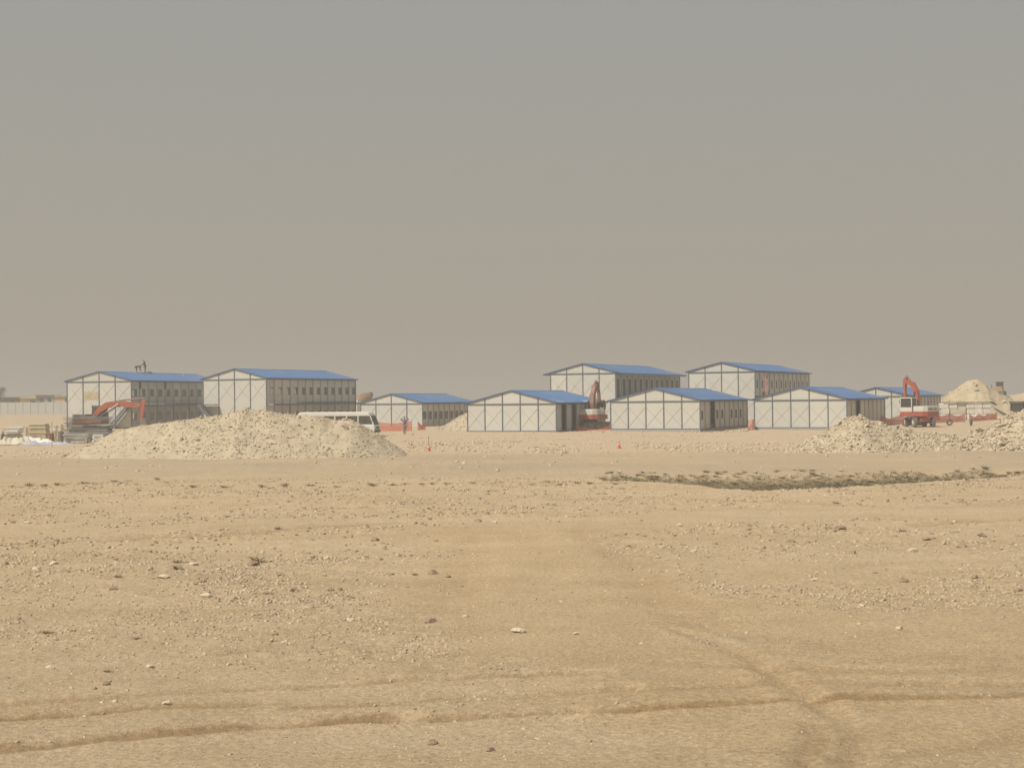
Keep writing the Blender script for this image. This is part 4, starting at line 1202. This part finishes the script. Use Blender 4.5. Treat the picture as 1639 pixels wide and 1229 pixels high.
# ------------------------------------------------------------------ material yard at the foot of the left block
M_ply = mat('pale_plywood', (0.52, 0.44, 0.28), 0.85, var=0.12, scale=2)
M_plank = mat('weathered_plank', (0.30, 0.245, 0.17), 0.85, var=0.25, scale=3)
M_gsheet = mat('grey_steel_sheet', (0.19, 0.195, 0.19), 0.55, var=0.3, scale=1.5, dirt=0.35)
M_lsheet = mat('light_grey_panel', (0.40, 0.40, 0.37), 0.6, var=0.15, scale=1.5, dirt=0.25)
M_tarp = mat('beige_tarpaulin', (0.53, 0.475, 0.36), 0.8, var=0.18, scale=1.2)
M_tarp2 = mat('blue_white_sheeting', (0.36, 0.375, 0.42), 0.7, var=0.25, scale=2)
M_foam = mat('white_foam', (0.72, 0.70, 0.62), 0.9, var=0.05)
M_rust = mat('rust_red_drum', (0.23, 0.10, 0.055), 0.7, var=0.3, scale=4)
rg = np.random.default_rng(5)


def stack(name, label, px, D, n, size, m, cat, jitter=0.05, rz=0.0, gap=0.012, piece='board', fan=0.05, group=None):
    g = on_ground(px, D)
    r = thing(name, label, cat, g, rz, group)
    lx, ly, lz = size
    for s in (-0.35, 0.35): MB().box(lx * s - 0.05, lx * s + 0.05, -ly / 2, ly / 2, 0, 0.10).build('bearer', M_plank, r)
    z = 0.10
    for i in range(n):
        f = rg.uniform(0.85, 1.0)
        me = MB().box(-lx / 2 * f, lx / 2 * f, -ly / 2, ly / 2, 0, lz).mesh(piece); me.materials.append(m if not isinstance(m, list) else m[int(rg.integers(0, len(m)))])
        o = link(piece, me, r, (rg.normal(0, jitter), rg.normal(0, jitter), z), rg.normal(0, fan)); z += lz + gap
    return r


stack('timber_stack', 'tall square stack of pale yellow boards in the material yard', 63, 148, 14, (1.75, 1.2, 0.10), M_ply, 'timber stack')
stack('timber_stack', 'shorter stack of pale boards topped with white beside the rusty pole', 93, 152, 8, (0.95, 1.0, 0.12), [M_ply, M_foam], 'timber stack', 0.03)
stack('steel_pile', 'untidy pile of dark grey steel sheets under the excavator boom', 143, 152, 19, (4.6, 1.5, 0.055), [M_gsheet, M_lsheet, M_gsheet, M_dark], 'steel pile', 0.16, piece='sheet', fan=0.06, gap=0.05)
stack('steel_pile', 'low pile of dark steel frames beside the grey panel stack', 158, 146, 6, (3.0, 1.4, 0.07), [M_gsheet, M_dark], 'steel pile', 0.14, piece='frame_piece', fan=0.09, gap=0.05)
stack('panel_stack', 'block of light grey wall panels at the foot of the long heap', 124, 142, 6, (2.3, 1.1, 0.11), M_lsheet, 'panel stack', 0.04, piece='panel')
stack('panel_stack', 'low scattered stack of grey panels between crates and crumpled tarpaulin', 22, 152, 7, (1.7, 1.3, 0.11), [M_lsheet, M_gsheet, M_foam], 'panel stack', 0.14, piece='panel', fan=0.12, gap=0.05)
stack('panel_stack', 'loose stack of mixed white and grey panels beside the dark gas cylinder', 2, 147, 6, (1.6, 1.2, 0.09), [M_lsheet, M_foam, M_ply], 'panel stack', 0.14, piece='panel', fan=0.12, gap=0.03)
stack('foam_stack', 'bright white foam slabs on the slope of the long heap', 158, 139.5, 4, (1.0, 0.7, 0.16), M_foam, 'foam slabs', 0.07, rz=0.15, piece='slab', fan=0.15)
stack('crate_stack', 'small brown wooden crates behind the board stack', 45, 156, 3, (0.45, 0.45, 0.28), M_plank, 'crates', 0.03, piece='crate', gap=0.02)


def tarp(name, label, px0, px1, D, depth, h, m, seed, cat='tarpaulin'):
    a = on_ground(px0, D); b = on_ground(px1, D)
    n1, n2 = 60, 24
    U, Vv = np.meshgrid(np.linspace(0, 1, n1), np.linspace(-1, 1, n2))
    X = a.x + (b.x - a.x) * U; Y = D + depth * Vv + 0.2 * fbm(U * 6, Vv, seed + 2, 2)
    fold = np.abs(fbm(U * 5 + Vv * 0.8, Vv * 1.5, seed, 4)) * 1.6 + 0.25 * vnoise(U * 30, Vv * 2, seed + 1)
    Z = float(prof(D)) + 0.03 + h * np.clip(1 - np.abs(Vv) ** 1.6, 0, 1) * np.clip(np.sin(np.pi * U) * 1.6, 0, 1) * (0.35 + fold)
    root = (np.mean([a.x, b.x]), D, float(prof(D)))
    V1 = np.stack([X - root[0], Y - root[1], Z - root[2]], -1).reshape(-1, 3)
    ii = np.arange(n1 * n2).reshape(n2, n1)
    q = np.stack([ii[:-1, :-1], ii[:-1, 1:], ii[1:, 1:], ii[1:, :-1]], -1).reshape(-1, 4)
    o, me = np_mesh(name, V1, q, m, None, 4); o.location = root
    sm = o.modifiers.new('thick', 'SOLIDIFY'); sm.thickness = 0.012
    return tag(o, label, cat)


tarp('tarpaulin', 'crumpled beige tarpaulin over goods below the yellow board stack', -12, 56, 138, 1.3, 0.75, M_tarp, 3)
tarp('plastic_sheeting', 'low bluish plastic sheeting spread along the front of the material yard', 30, 120, 135.5, 0.9, 0.28, M_tarp2, 9, 'plastic sheet')
tarp('plastic_sheeting', 'white plastic sheeting crumpled on top of the tan tarpaulin end', 8, 90, 141, 1.0, 0.55, M_foam, 19, 'plastic sheet')
g = on_ground(83, 128); po = MB().tube([(0, 0, -0.3), (0.02, 0, 2.1)], 0.022, 8).build('steel_pole', M_rust, None, g)
tag(po, 'thin rusty steel pole standing upright before the board stacks', 'pole')


def drum(px, D, label, m, r=0.28, h=0.85):
    g = on_ground(px, D); t = thing('drum', label, 'drum', g)
    MB().tube([(0, 0, 0), (0, 0, h * 0.33), (0, 0, h * 0.34), (0, 0, h * 0.36), (0, 0, h * 0.66), (0, 0, h * 0.67), (0, 0, h * 0.69), (0, 0, h)], [r, r, r * 1.05, r, r, r * 1.05, r, r], 18).build('barrel', m, t)
    MB().tube([(0, 0, h + 0.002), (0, 0, h + 0.02)], r * 0.92, 18).build('lid', M_dark, t)


drum(81.5, 143, 'rust-red steel drum in front of the yellow board stack', M_rust)
drum(97, 146, 'brownish drum standing beside the shorter board stack', M_steel, 0.26, 0.95)
g = on_ground(4.5, 139); cyl = thing('gas_cylinder', 'dark upright gas cylinder at the edge of the material yard', 'gas cylinder', g)
MB().tube([(0, 0, 0), (0, 0, 0.85), (0, 0, 0.98), (0, 0, 1.04), (0, 0, 1.12)], [0.15, 0.15, 0.09, 0.045, 0.045], 14).build('bottle', M_dark, cyl)
MB().tube([(0, 0, 1.11), (0, 0, 1.22)], 0.03, 8).bar((-0.06, 0, 1.19), (0.06, 0, 1.19), 0.03).build('valve', M_steel, cyl)
for px, D, h, tl, lab in ((88, 146.5, 1.5, 0.14, 'dark plank propped upright beside the rust-red drum'), (101, 149, 1.55, -0.18, 'grey plank leaning on the shorter board stack'), (137, 140.5, 1.0, 0.05, 'short dark post standing by the light grey panels')):
    g = on_ground(px, D); o = MB().bar((0, 0, -0.02), (tl, 0.2, h), 0.2, 0.05).build('plank', M_plank, None, g); tag(o, lab, 'plank')

# ------------------------------------------------------------------ white wrapped stack and two tyres on the right
g = on_ground(1548, 186); M_wrap = mat('white_plastic_wrap', (0.66, 0.63, 0.54), 0.6, var=0.16, scale=1.3, bump=0.5, bscale=5)
ws = thing('wrapped_panel_stack', 'long stack of panels in torn white wrapping before the tall soil heap', 'panel stack', g, R(-3))
for i in range(6):
    for j in range(3):
        x = -3.1 + i * 0.98 + rg.normal(0, 0.04); y = rg.normal(0, 0.06); z = j * 0.66
        MB().box(x, x + 0.95, y - 0.6, y + 0.6, z, z + 0.6 + rg.uniform(0, 0.05)).build('bundle', M_wrap if (i, j) not in ((1, 1), (2, 1)) else M_tarp, ws, bevel=0.07)
MB().prism([(-2.95, 2.02), (2.85, 2.02), (3.4, 1.72), (3.42, 1.78), (2.9, 2.10), (-2.9, 2.09)], -0.75, 0.7).build('cover_sheet', M_dark, ws)
for k in range(6):
    a = 0.35 + 0.07 * k
    MB().bar((2.95 + 0.25 * k, -0.5 + 0.12 * k, 1.5 - 0.22 * k), (4.6 + 0.06 * k, -0.6 + 0.1 * k, 0.55 - 0.08 * k), 0.9, 0.05).build('loose_sheet', (M_wrap, M_gsheet, M_lsheet)[k % 3], ws)
for px, py, D, lab, yw in ((1520, 682, 163, 'old tyre standing upright on the bare ground in front of the white wrapped stack', 0.2), (1554.5, 683, 162, 'old tyre standing edge on near the coarse rock heap', 1.1)):
    g = on_ground(px, D)
    mj = bpy.data.meshes.new('old_tyre')
    V_, F_ = [], []
    for i in range(24):
        for j in range(10):
            a = 2 * math.pi * i / 24; b_ = 2 * math.pi * j / 10
            rr = 0.27 + 0.10 * math.cos(b_); V_.append((rr * math.cos(a), 0.11 * math.sin(b_), rr * math.sin(a)))
            F_.append((i * 10 + j, i * 10 + (j + 1) % 10, ((i + 1) % 24) * 10 + (j + 1) % 10, ((i + 1) % 24) * 10 + j))
    mj.from_pydata(V_, [], F_); mj.update(); mj.materials.append(M_rubber)
    tag(link('old_tyre', mj, None, g + Vector((0, 0, 0.36)), yw), lab, 'tyre')

# ------------------------------------------------------------------ far hoarding, far cabins and tree on the left
DW = 308.0
a = at(-60, 664.8, DW); b = at(122, 663.5, DW)
hz = thing('hoarding_fence', 'long white panel hoarding across the plain behind the left two-storey block', 'fence', a, 0)
M_hoard = mat('white_hoarding_panel', (0.52, 0.50, 0.45), 0.6, var=0.05, scale=0.4, dirt=0.12)
npan = 15; pw = (b.x - a.x) / npan
for i in range(npan):
    o = MB().box(0.03, pw - 0.03, -0.03, 0.03, -0.3, 2.42 + (0.05 if i % 3 else 0)).build('panel', M_hoard, hz, (i * pw, rg.uniform(-0.02, 0.02), rg.uniform(-0.04, 0.04)))
    MB().box(i * pw - 0.04, i * pw + 0.04, 0.02, 0.12, -0.4, 2.45).build('post', M_dark, hz)
zf = float(prof(335))
M_olive = mat('olive_cabin_wall', (0.20, 0.19, 0.145), 0.8); M_cream = mat('yellow_cabin_wall', (0.56, 0.44, 0.21), 0.75, var=0.06); M_gcab = mat('grey_cabin_wall', (0.31, 0.32, 0.31), 0.7)
M_brownroof = mat('brown_flat_roof', (0.17, 0.14, 0.12), 0.8)
for (p0, p1, ytop, m, lab, wins) in ((-30, 31, 637.5, M_olive, 'far olive cabin showing above the white hoarding near the tree', ((4, 12), (16, 22))),
                                     (32, 58, 637.6, M_cream, 'far yellow cabin with a small dark window above the hoarding', ((48, 56),)),
                                     (58.5, 87.5, 633.8, M_gcab, 'far grey cabin with two windows above the hoarding', ((63, 70), (76, 82))),
                                     (88, 118, 634.2, M_cream, 'far yellow cabin next to the left two-storey block above the hoarding', ((104, 109),))):
    q0 = at(p0, ytop, 335); q1 = at(p1, ytop, 335)
    w = q1.x - q0.x; h = q0.z - zf
    r = thing('site_cabin', lab, 'cabin', (q0.x, 335, zf), 0, 'far site cabins')
    MB().box(0, w, 0, 5, -0.3, h).build('wall', m, r)
    MB().box(-0.25, w + 0.1, -0.4, 5.3, h + 0.002, h + 0.22).build('roof', M_brownroof if m is not M_cream else M_cream, r)
    for x0, x1 in wins:
        xa = at(x0, ytop, 335).x - q0.x; xb = at(x1, ytop, 335).x - q0.x
        o = MB().box(xa, xb, -0.05, 0.03, h - 1.35, h - 0.45).build('window', M_dark, r)
        MB().box(xa + 0.06, xb - 0.06, -0.06, -0.052, h - 1.29, h - 0.51).build('pane', M_cabglass, o)
g = at(-2, 640, 345)
tree = thing('tree', 'faint hazy tree beyond the far olive cabin', 'tree', (g.x, 345, float(prof(345))))
M_bark = mat('tree_bark', (0.12, 0.09, 0.065), 0.9); M_leaf = mat('dusty_leaves', (0.10, 0.115, 0.06), 0.8, var=0.35, scale=1.5)
tk = MB().tube([(0, 0, -0.2), (0.05, 0, 1.5), (0, 0.1, 3.0), (0.1, 0, 4.2)], [0.22, 0.17, 0.12, 0.05], 8)
for k in range(7):
    an = k * 0.9; tk.tube([(0, 0.05, 1.8 + 0.3 * k), (0.7 * math.cos(an), 0.7 * math.sin(an), 2.6 + 0.33 * k), (1.2 * math.cos(an), 1.2 * math.sin(an), 3.2 + 0.33 * k)], [0.08, 0.05, 0.02], 6)
tk.build('trunk', M_bark, tree)
cl = []
for k in range(16):
    an = rg.uniform(0, 6.28); rr = rg.uniform(0.3, 1.5); cl.append((rr * math.cos(an), rr * math.sin(an), rg.uniform(2.6, 5.7)))
Vt, Ft = [], []
for i in range(2600):
    c = cl[int(rg.integers(0, 16))]; p = np.array(c) + rg.normal(0, 0.33, 3)
    u1 = rg.normal(size=3); u1 /= np.linalg.norm(u1); u2 = np.cross(u1, rg.normal(size=3)); u2 /= np.linalg.norm(u2)
    s = rg.uniform(0.05, 0.11)
    Vt += [p - u1 * s, p + u2 * s * 0.5, p + u1 * s, p - u2 * s * 0.5]; Ft.append((4 * i, 4 * i + 1, 4 * i + 2, 4 * i + 3))
np_mesh('crown', np.array(Vt), np.array(Ft), M_leaf, tree, 4)


# ------------------------------------------------------------------ stones, shrubs and ditch plants on the plain
def scatter_ground(name, label, n, y0, y1, size, dens, m, seed, margin=0.07, power=2.5, shapes=ROCK0):
    rng = np.random.default_rng(seed)
    X, Y = [], []
    while sum(len(q) for q in X) < n:
        k = n * 4
        yy = np.sqrt(rng.uniform(y0 ** 2, y1 ** 2, k)); t = rng.uniform(-0.328 - margin, 0.328 + margin, k); xx = t * yy
        keep = rng.random(k) < dens(xx, yy)
        X.append(xx[keep]); Y.append(yy[keep])
    X = np.concatenate(X)[:n]; Y = np.concatenate(Y)[:n]
    Z = ground_z(X, Y)
    S = (size[0] + (size[1] - size[0]) * rng.random(n) ** power) * np.clip(Y / 27, 0.5, 1.0)
    o, _ = scatter_mesh(name, np.stack([X, Y, Z], -1), S, m, shapes, rng, None, sink=0.5, tilt=0.5)
    return tag(o, label, 'stones', None, 'stuff')


dens1 = lambda x, y: np.clip(stony(x, y) ** 1.3, 0.035, 1) * (0.15 + 0.85 * smooth(-0.1, 0.4, fbm(x / 1.1, y / 1.1, 44, 3)))
scatter_ground('gravel', 'pale gravel strewn over the stony parts of the plain', 19000, 11.5, 34, (0.008, 0.065), dens1, M_stone, 301, power=3.6)
scatter_ground('gravel', 'few bright white chips among the gravel of the plain', 900, 11.5, 40, (0.010, 0.045), lambda x, y: 0.3 + 0.7 * dens1(x, y), M_pale, 306, power=2.5)
OCT = (np.array([(1, 0, 0), (-0.9, 0.1, 0), (0.1, 0.8, 0.05), (0, -0.85, 0), (0.15, 0.1, 0.6), (0, 0, -0.5)]),
       np.array([(0, 2, 4), (2, 1, 4), (1, 3, 4), (3, 0, 4), (2, 0, 5), (1, 2, 5), (3, 1, 5), (0, 3, 5)]))
scatter_ground('grit', 'fine pale grit sprinkled over the nearest sand', 16000, 11.5, 25, (0.009, 0.026), lambda x, y: 0.25 + 0.75 * smooth(-0.3, 0.4, fbm(x / 0.9, y / 0.9, 47, 3)), M_stone, 307, power=2.0, shapes=[OCT])
scatter_ground('grit', 'fine dark grit sprinkled over the nearest sand', 8000, 11.5, 25, (0.009, 0.022), lambda x, y: 0.25 + 0.75 * smooth(-0.3, 0.4, fbm(x / 0.9, y / 0.9, 48, 3)), M_stone_dark, 308, power=2.0, shapes=[OCT])
scatter_ground('gravel', 'darker weathered gravel strewn over the stony plain', 9000, 11.5, 34, (0.008, 0.05), dens1, M_stone_dark, 302, power=3.2)
scatter_ground('gravel', 'pale stones scattered over the middle of the plain up to the ditch', 10000, 32, 66, (0.015, 0.10), dens1, M_stone, 303, power=3.0)
scatter_ground('gravel', 'dark weathered stones scattered over the middle of the plain', 7500, 32, 66, (0.015, 0.10), dens1, M_stone_dark, 304, power=3.0)
dens2 = lambda x, y: 0.05 + 0.95 * smooth(0.05, 0.45, fbm(x / 5, y / 4, 64, 3)) * smooth(95, 108, y)
scatter_ground('gravel', 'loose rubble lying across the building site in front of the cabins', 5000, 66, 157, (0.05, 0.20), dens2, M_rubble, 305, power=3.0)

# rubble bands seen as pale patches in front of the cabins
PB, SB = [], []
for (x0, x1, yy0, yy1, n) in ((650, 760, 709, 722, 190), (840, 925, 714, 725, 260), (1010, 1060, 707, 718, 110), (1060, 1280, 708, 722, 420), (915, 1200, 686, 692, 260), (740, 830, 706, 716, 110)):
    for _ in range(n):
        g = gnd(RNG.uniform(x0, x1), RNG.uniform(yy0, yy1)); PB.append((g.x, g.y, gz(g.x, g.y))); SB.append(0.06 + 0.16 * RNG.random() ** 2)
o, _ = scatter_mesh('rubble_patch', np.array(PB), np.array(SB), M_rubble, ROCK0, RNG, None, sink=0.4)
tag(o, 'pale rubble patches and spoil edging in front of the row of cabins', 'rubble', None, 'stuff')

# individual rocks that stand out (pixel of the base, width in pixels)
ROCKM = []
for i, (v, f) in enumerate([rock_shape(2, np.random.default_rng(400 + k), 0.66) for k in range(8)]):
    for mm in (M_pale, M_stone_dark):
        me = bpy.data.meshes.new('rock'); me.from_pydata([tuple(p) for p in v], [], [tuple(q) for q in f]); me.update(); me.materials.append(mm); ROCKM.append(me)
BIG = [(925, 1016, 17, 0), (268, 1126, 18, 0), (690, 995, 22, 1), (180, 947, 26, 1), (22, 840, 11, 1), (44, 841, 14, 0), (470, 943, 26, 1), (530, 942, 20, 1), (265, 928, 32, 0), (405, 902, 30, 1), (600, 866, 14, 1),
       (695, 915, 24, 1), (716, 920, 14, 1), (625, 915, 14, 1), (790, 838, 16, 0), (765, 835, 14, 1), (830, 1012, 34, 0), (1305, 928, 14, 0), (1445, 928, 18, 1), (1400, 918, 14, 1), (1322, 848, 10, 1), (1345, 848, 22, 1),
       (1570, 858, 30, 1), (1540, 878, 20, 1), (1485, 866, 20, 1), (1420, 802, 12, 1), (170, 1098, 14, 1), (115, 1100, 10, 0), (152, 1104, 12, 1), (80, 1070, 16, 0), (12, 1085, 14, 1), (690, 1155, 14, 1), (918, 1125, 8, 1),
       (785, 1200, 18, 1), (692, 1190, 22, 1), (60, 915, 26, 0), (10, 905, 16, 1), (310, 905, 20, 0), (1110, 880, 14, 0), (1000, 858, 10, 1), (1460, 884, 20, 0), (1560, 925, 16, 1), (1630, 945, 14, 1), (1365, 888, 14, 1),
       (545, 942, 16, 1), (330, 955, 22, 0), (100, 1142, 16, 1), (135, 1149, 10, 0), (860, 1180, 12, 0), (1195, 1010, 8, 0), (1440, 1009, 14, 0), (375, 955, 14, 0), (620, 1000, 12, 0), (440, 1013, 12, 1), (1185, 1090, 8, 0),
       (1090, 842, 12, 0), (1200, 850, 14, 1), (1265, 868, 16, 1), (1375, 1000, 8, 0), (500, 1040, 10, 1), (395, 1053, 12, 0), (240, 1068, 16, 0), (560, 992, 16, 0), (745, 985, 16, 0), (85, 905, 18, 0)]
for i, (px, py, wpx, dark) in enumerate(BIG):
    g = gnd(px, py); z = gz(g.x, g.y)
    s = wpx * g.y / F / (2.5 if wpx > 24 else 2.1)
    o = link('rock', ROCKM[2 * (i % 8) + dark], None, (g.x, g.y, z + s * 0.06), random.uniform(0, 6.28))
    o.scale = (s * random.uniform(0.9, 1.1), s * random.uniform(0.9, 1.15), s * (random.uniform(0.8, 1.0) if wpx > 24 else random.uniform(0.8, 1.2)))
    cls = 'broad flat' if wpx > 24 else 'medium' if wpx > 13 else 'small'
    tag(o, ('%s brown weathered rock half sunk in the stony sand' if dark else '%s pale limestone rock lying on the stony sand') % cls, 'rock', ('%s brown rocks on the plain' if dark else '%s pale rocks on the plain') % cls)

M_shrub = mat('dry_shrub_twigs', (0.33, 0.245, 0.155), 0.9, var=0.3, scale=9)
M_shrubg = mat('grey_green_shrub', (0.29, 0.235, 0.15), 0.9, var=0.3, scale=9)


def shrub_arrays(rng, n, spread, h):
    V_, F_ = [], []
    for i in range(n):
        a = rng.uniform(0, 6.28); r0 = spread * 0.35 * rng.random(); r1 = spread * (0.4 + 0.6 * rng.random())
        b0 = np.array([r0 * math.cos(a), r0 * math.sin(a), -0.02]); a2 = a + rng.normal(0, 0.5)
        tip = np.array([r1 * math.cos(a2), r1 * math.sin(a2), h * rng.uniform(0.25, 1.0)])
        midp = (b0 + tip) / 2 + np.array([0, 0, 0.18 * h]) + rng.normal(0, 0.02, 3)
        w = np.array([-math.sin(a), math.cos(a), 0.2]) * rng.uniform(0.004, 0.011) * (spread / 0.25)
        k = len(V_)
        V_ += [b0 - w * 0.5, b0 + w * 0.5, midp + w, midp - w, tip + w * 0.2, tip - w * 0.2]
        F_ += [(k, k + 1, k + 2, k + 3), (k + 3, k + 2, k + 4, k + 5)]
    return np.array(V_), np.array(F_)


SHRUB = []
for i in range(8):
    V_, F_ = shrub_arrays(np.random.default_rng(500 + i), 60, 0.6, 0.26)
    o, me = np_mesh('desert_shrub', V_, F_, M_shrub if i % 2 else M_shrubg, None, 4)
    bpy.data.objects.remove(o); SHRUB.append(me)
SH = [(48, 778, 16), (20, 780, 12), (72, 778, 12), (92, 777, 14), (110, 775, 12), (135, 773, 14), (183, 771, 16), (205, 770, 14), (252, 769, 12), (222, 786, 12), (310, 783, 16), (360, 782, 16), (420, 781, 14), (455, 780, 20), (497, 779, 18),
      (541, 781, 12), (596, 779, 18), (630, 778, 16), (650, 775, 10), (676, 775, 12), (693, 775, 12), (716, 774, 12), (757, 773, 14), (788, 774, 10), (850, 776, 10), (877, 771, 12), (897, 776, 14), (925, 773, 14), (945, 774, 14), (965, 766, 14), (985, 776, 14),
      (285, 900, 24), (412, 898, 34), (505, 892, 20), (285, 914, 26), (190, 927, 20), (430, 946, 20), (500, 866, 10), (445, 849, 18), (450, 920, 16), (598, 866, 12), (698, 866, 10), (664, 917, 14), (75, 1015, 26), (218, 1022, 18), (260, 1028, 12), (172, 1076, 18),
      (1150, 758, 14), (1192, 757, 10), (1210, 757, 10), (1578, 752, 16), (1605, 755, 14), (1632, 754, 14), (1558, 752, 10), (1300, 757, 14), (1412, 754, 10), (1190, 803, 10), (1338, 805, 16), (1445, 853, 18), (565, 953, 12)]
for k in range(26): SH.append((random.uniform(1440, 1650), random.uniform(752, 765), random.uniform(8, 15)))
for k in range(22): SH.append((random.uniform(960, 1160), random.uniform(756, 768), random.uniform(8, 16)))
for k in range(16): SH.append((random.uniform(1160, 1440), random.uniform(753, 759), random.uniform(8, 14)))
for i, (px, py, wpx) in enumerate(SH):
    g = gnd(px, py); s = wpx * g.y / F * (1.35 if py < 790 else 1.1)
    o = link('desert_shrub', SHRUB[i % 8], None, (g.x, g.y, gz(g.x, g.y)), random.uniform(0, 6.28))
    o.scale = (s, s, s * random.uniform(0.7, 1.15))
    lab, grp = (('small dry shrub fringing the shallow green ditch', 'shrubs fringing the ditch') if py < 790 and px > 955 else ('small dry shrub in the broken line along the far edge of the plain', 'shrubs in a line along the far plain') if py < 790 else ('small dry shrub growing between stones in the foreground plain', 'shrubs between the foreground stones'))
    tag(o, lab, 'shrub', grp)

# ditch vegetation: one mass of low grey-green growth
rng = np.random.default_rng(77)
VV, FF, off = [], [], 0
base = [shrub_arrays(np.random.default_rng(600 + i), 11, 0.17, 0.10) for i in range(8)]
cnt = 0
while cnt < 9000:
    x = rng.uniform(DITCH_NEAR[0, 0], DITCH_NEAR[-1, 0]); n_ = np.interp(x, DITCH_NEAR[:, 0], DITCH_NEAR[:, 1]); f_ = np.interp(x, DITCH_FAR[:, 0], DITCH_FAR[:, 1])
    y = rng.uniform(n_ - 0.4, f_ + 2.5)
    if rng.random() > float(ditch_mask(np.array([x]), np.array([y]))[0]) ** 0.8 + 0.03: continue
    if float(fbm(np.array([x / 1.4]), np.array([y / 2.0]), 8, 3)[0]) < -0.55: continue
    V_, F_ = base[cnt % 8]; s = rng.uniform(0.6, 1.5); a = rng.uniform(0, 6.28)
    Q = V_ * s * np.array([1, 1, 0.7]); Q = np.stack([Q[:, 0] * math.cos(a) - Q[:, 1] * math.sin(a), Q[:, 0] * math.sin(a) + Q[:, 1] * math.cos(a), Q[:, 2]], -1) + np.array([x, y, 0])
    VV.append(Q); FF.append(F_ + off); off += len(V_); cnt += 1
VV = np.concatenate(VV)
cx_ = np.repeat(np.array([v[:, :2].mean(0) for v in np.split(VV, cnt)]), len(VV) // cnt, axis=0)
VV[:, 2] += ground_z(cx_[:, 0], cx_[:, 1], False)
o, _ = np_mesh('ditch_vegetation', VV, np.concatenate(FF), mat('ditch_plants', (0.175, 0.143, 0.075), 0.9, var=0.35, scale=1.2), None, 4)
tag(o, 'low grey-green plants filling the shallow ditch', 'vegetation', None, 'stuff')

# ------------------------------------------------------------------ dust haze
HAZE_DENSITY = 0.0016
hb = MB().box(-1740, 1740, -1040, 1790, -2.0, 16.0)
hm = bpy.data.materials.new('dust_haze'); hm.use_nodes = True
hn, hl = hm.node_tree.nodes, hm.node_tree.links
hn.remove(hn['Principled BSDF'])
pv = hn.new('ShaderNodeVolumePrincipled')
pv.inputs['Color'].default_value = (0.86, 0.80, 0.72, 1)
pv.inputs['Density'].default_value = HAZE_DENSITY
pv.inputs['Anisotropy'].default_value = 0.1
hl.new(pv.outputs[0], hn['Material Output'].inputs['Volume'])
tag(hb.build('haze', hm), 'thin tan dust haze over the whole plain', 'haze', None, 'stuff')
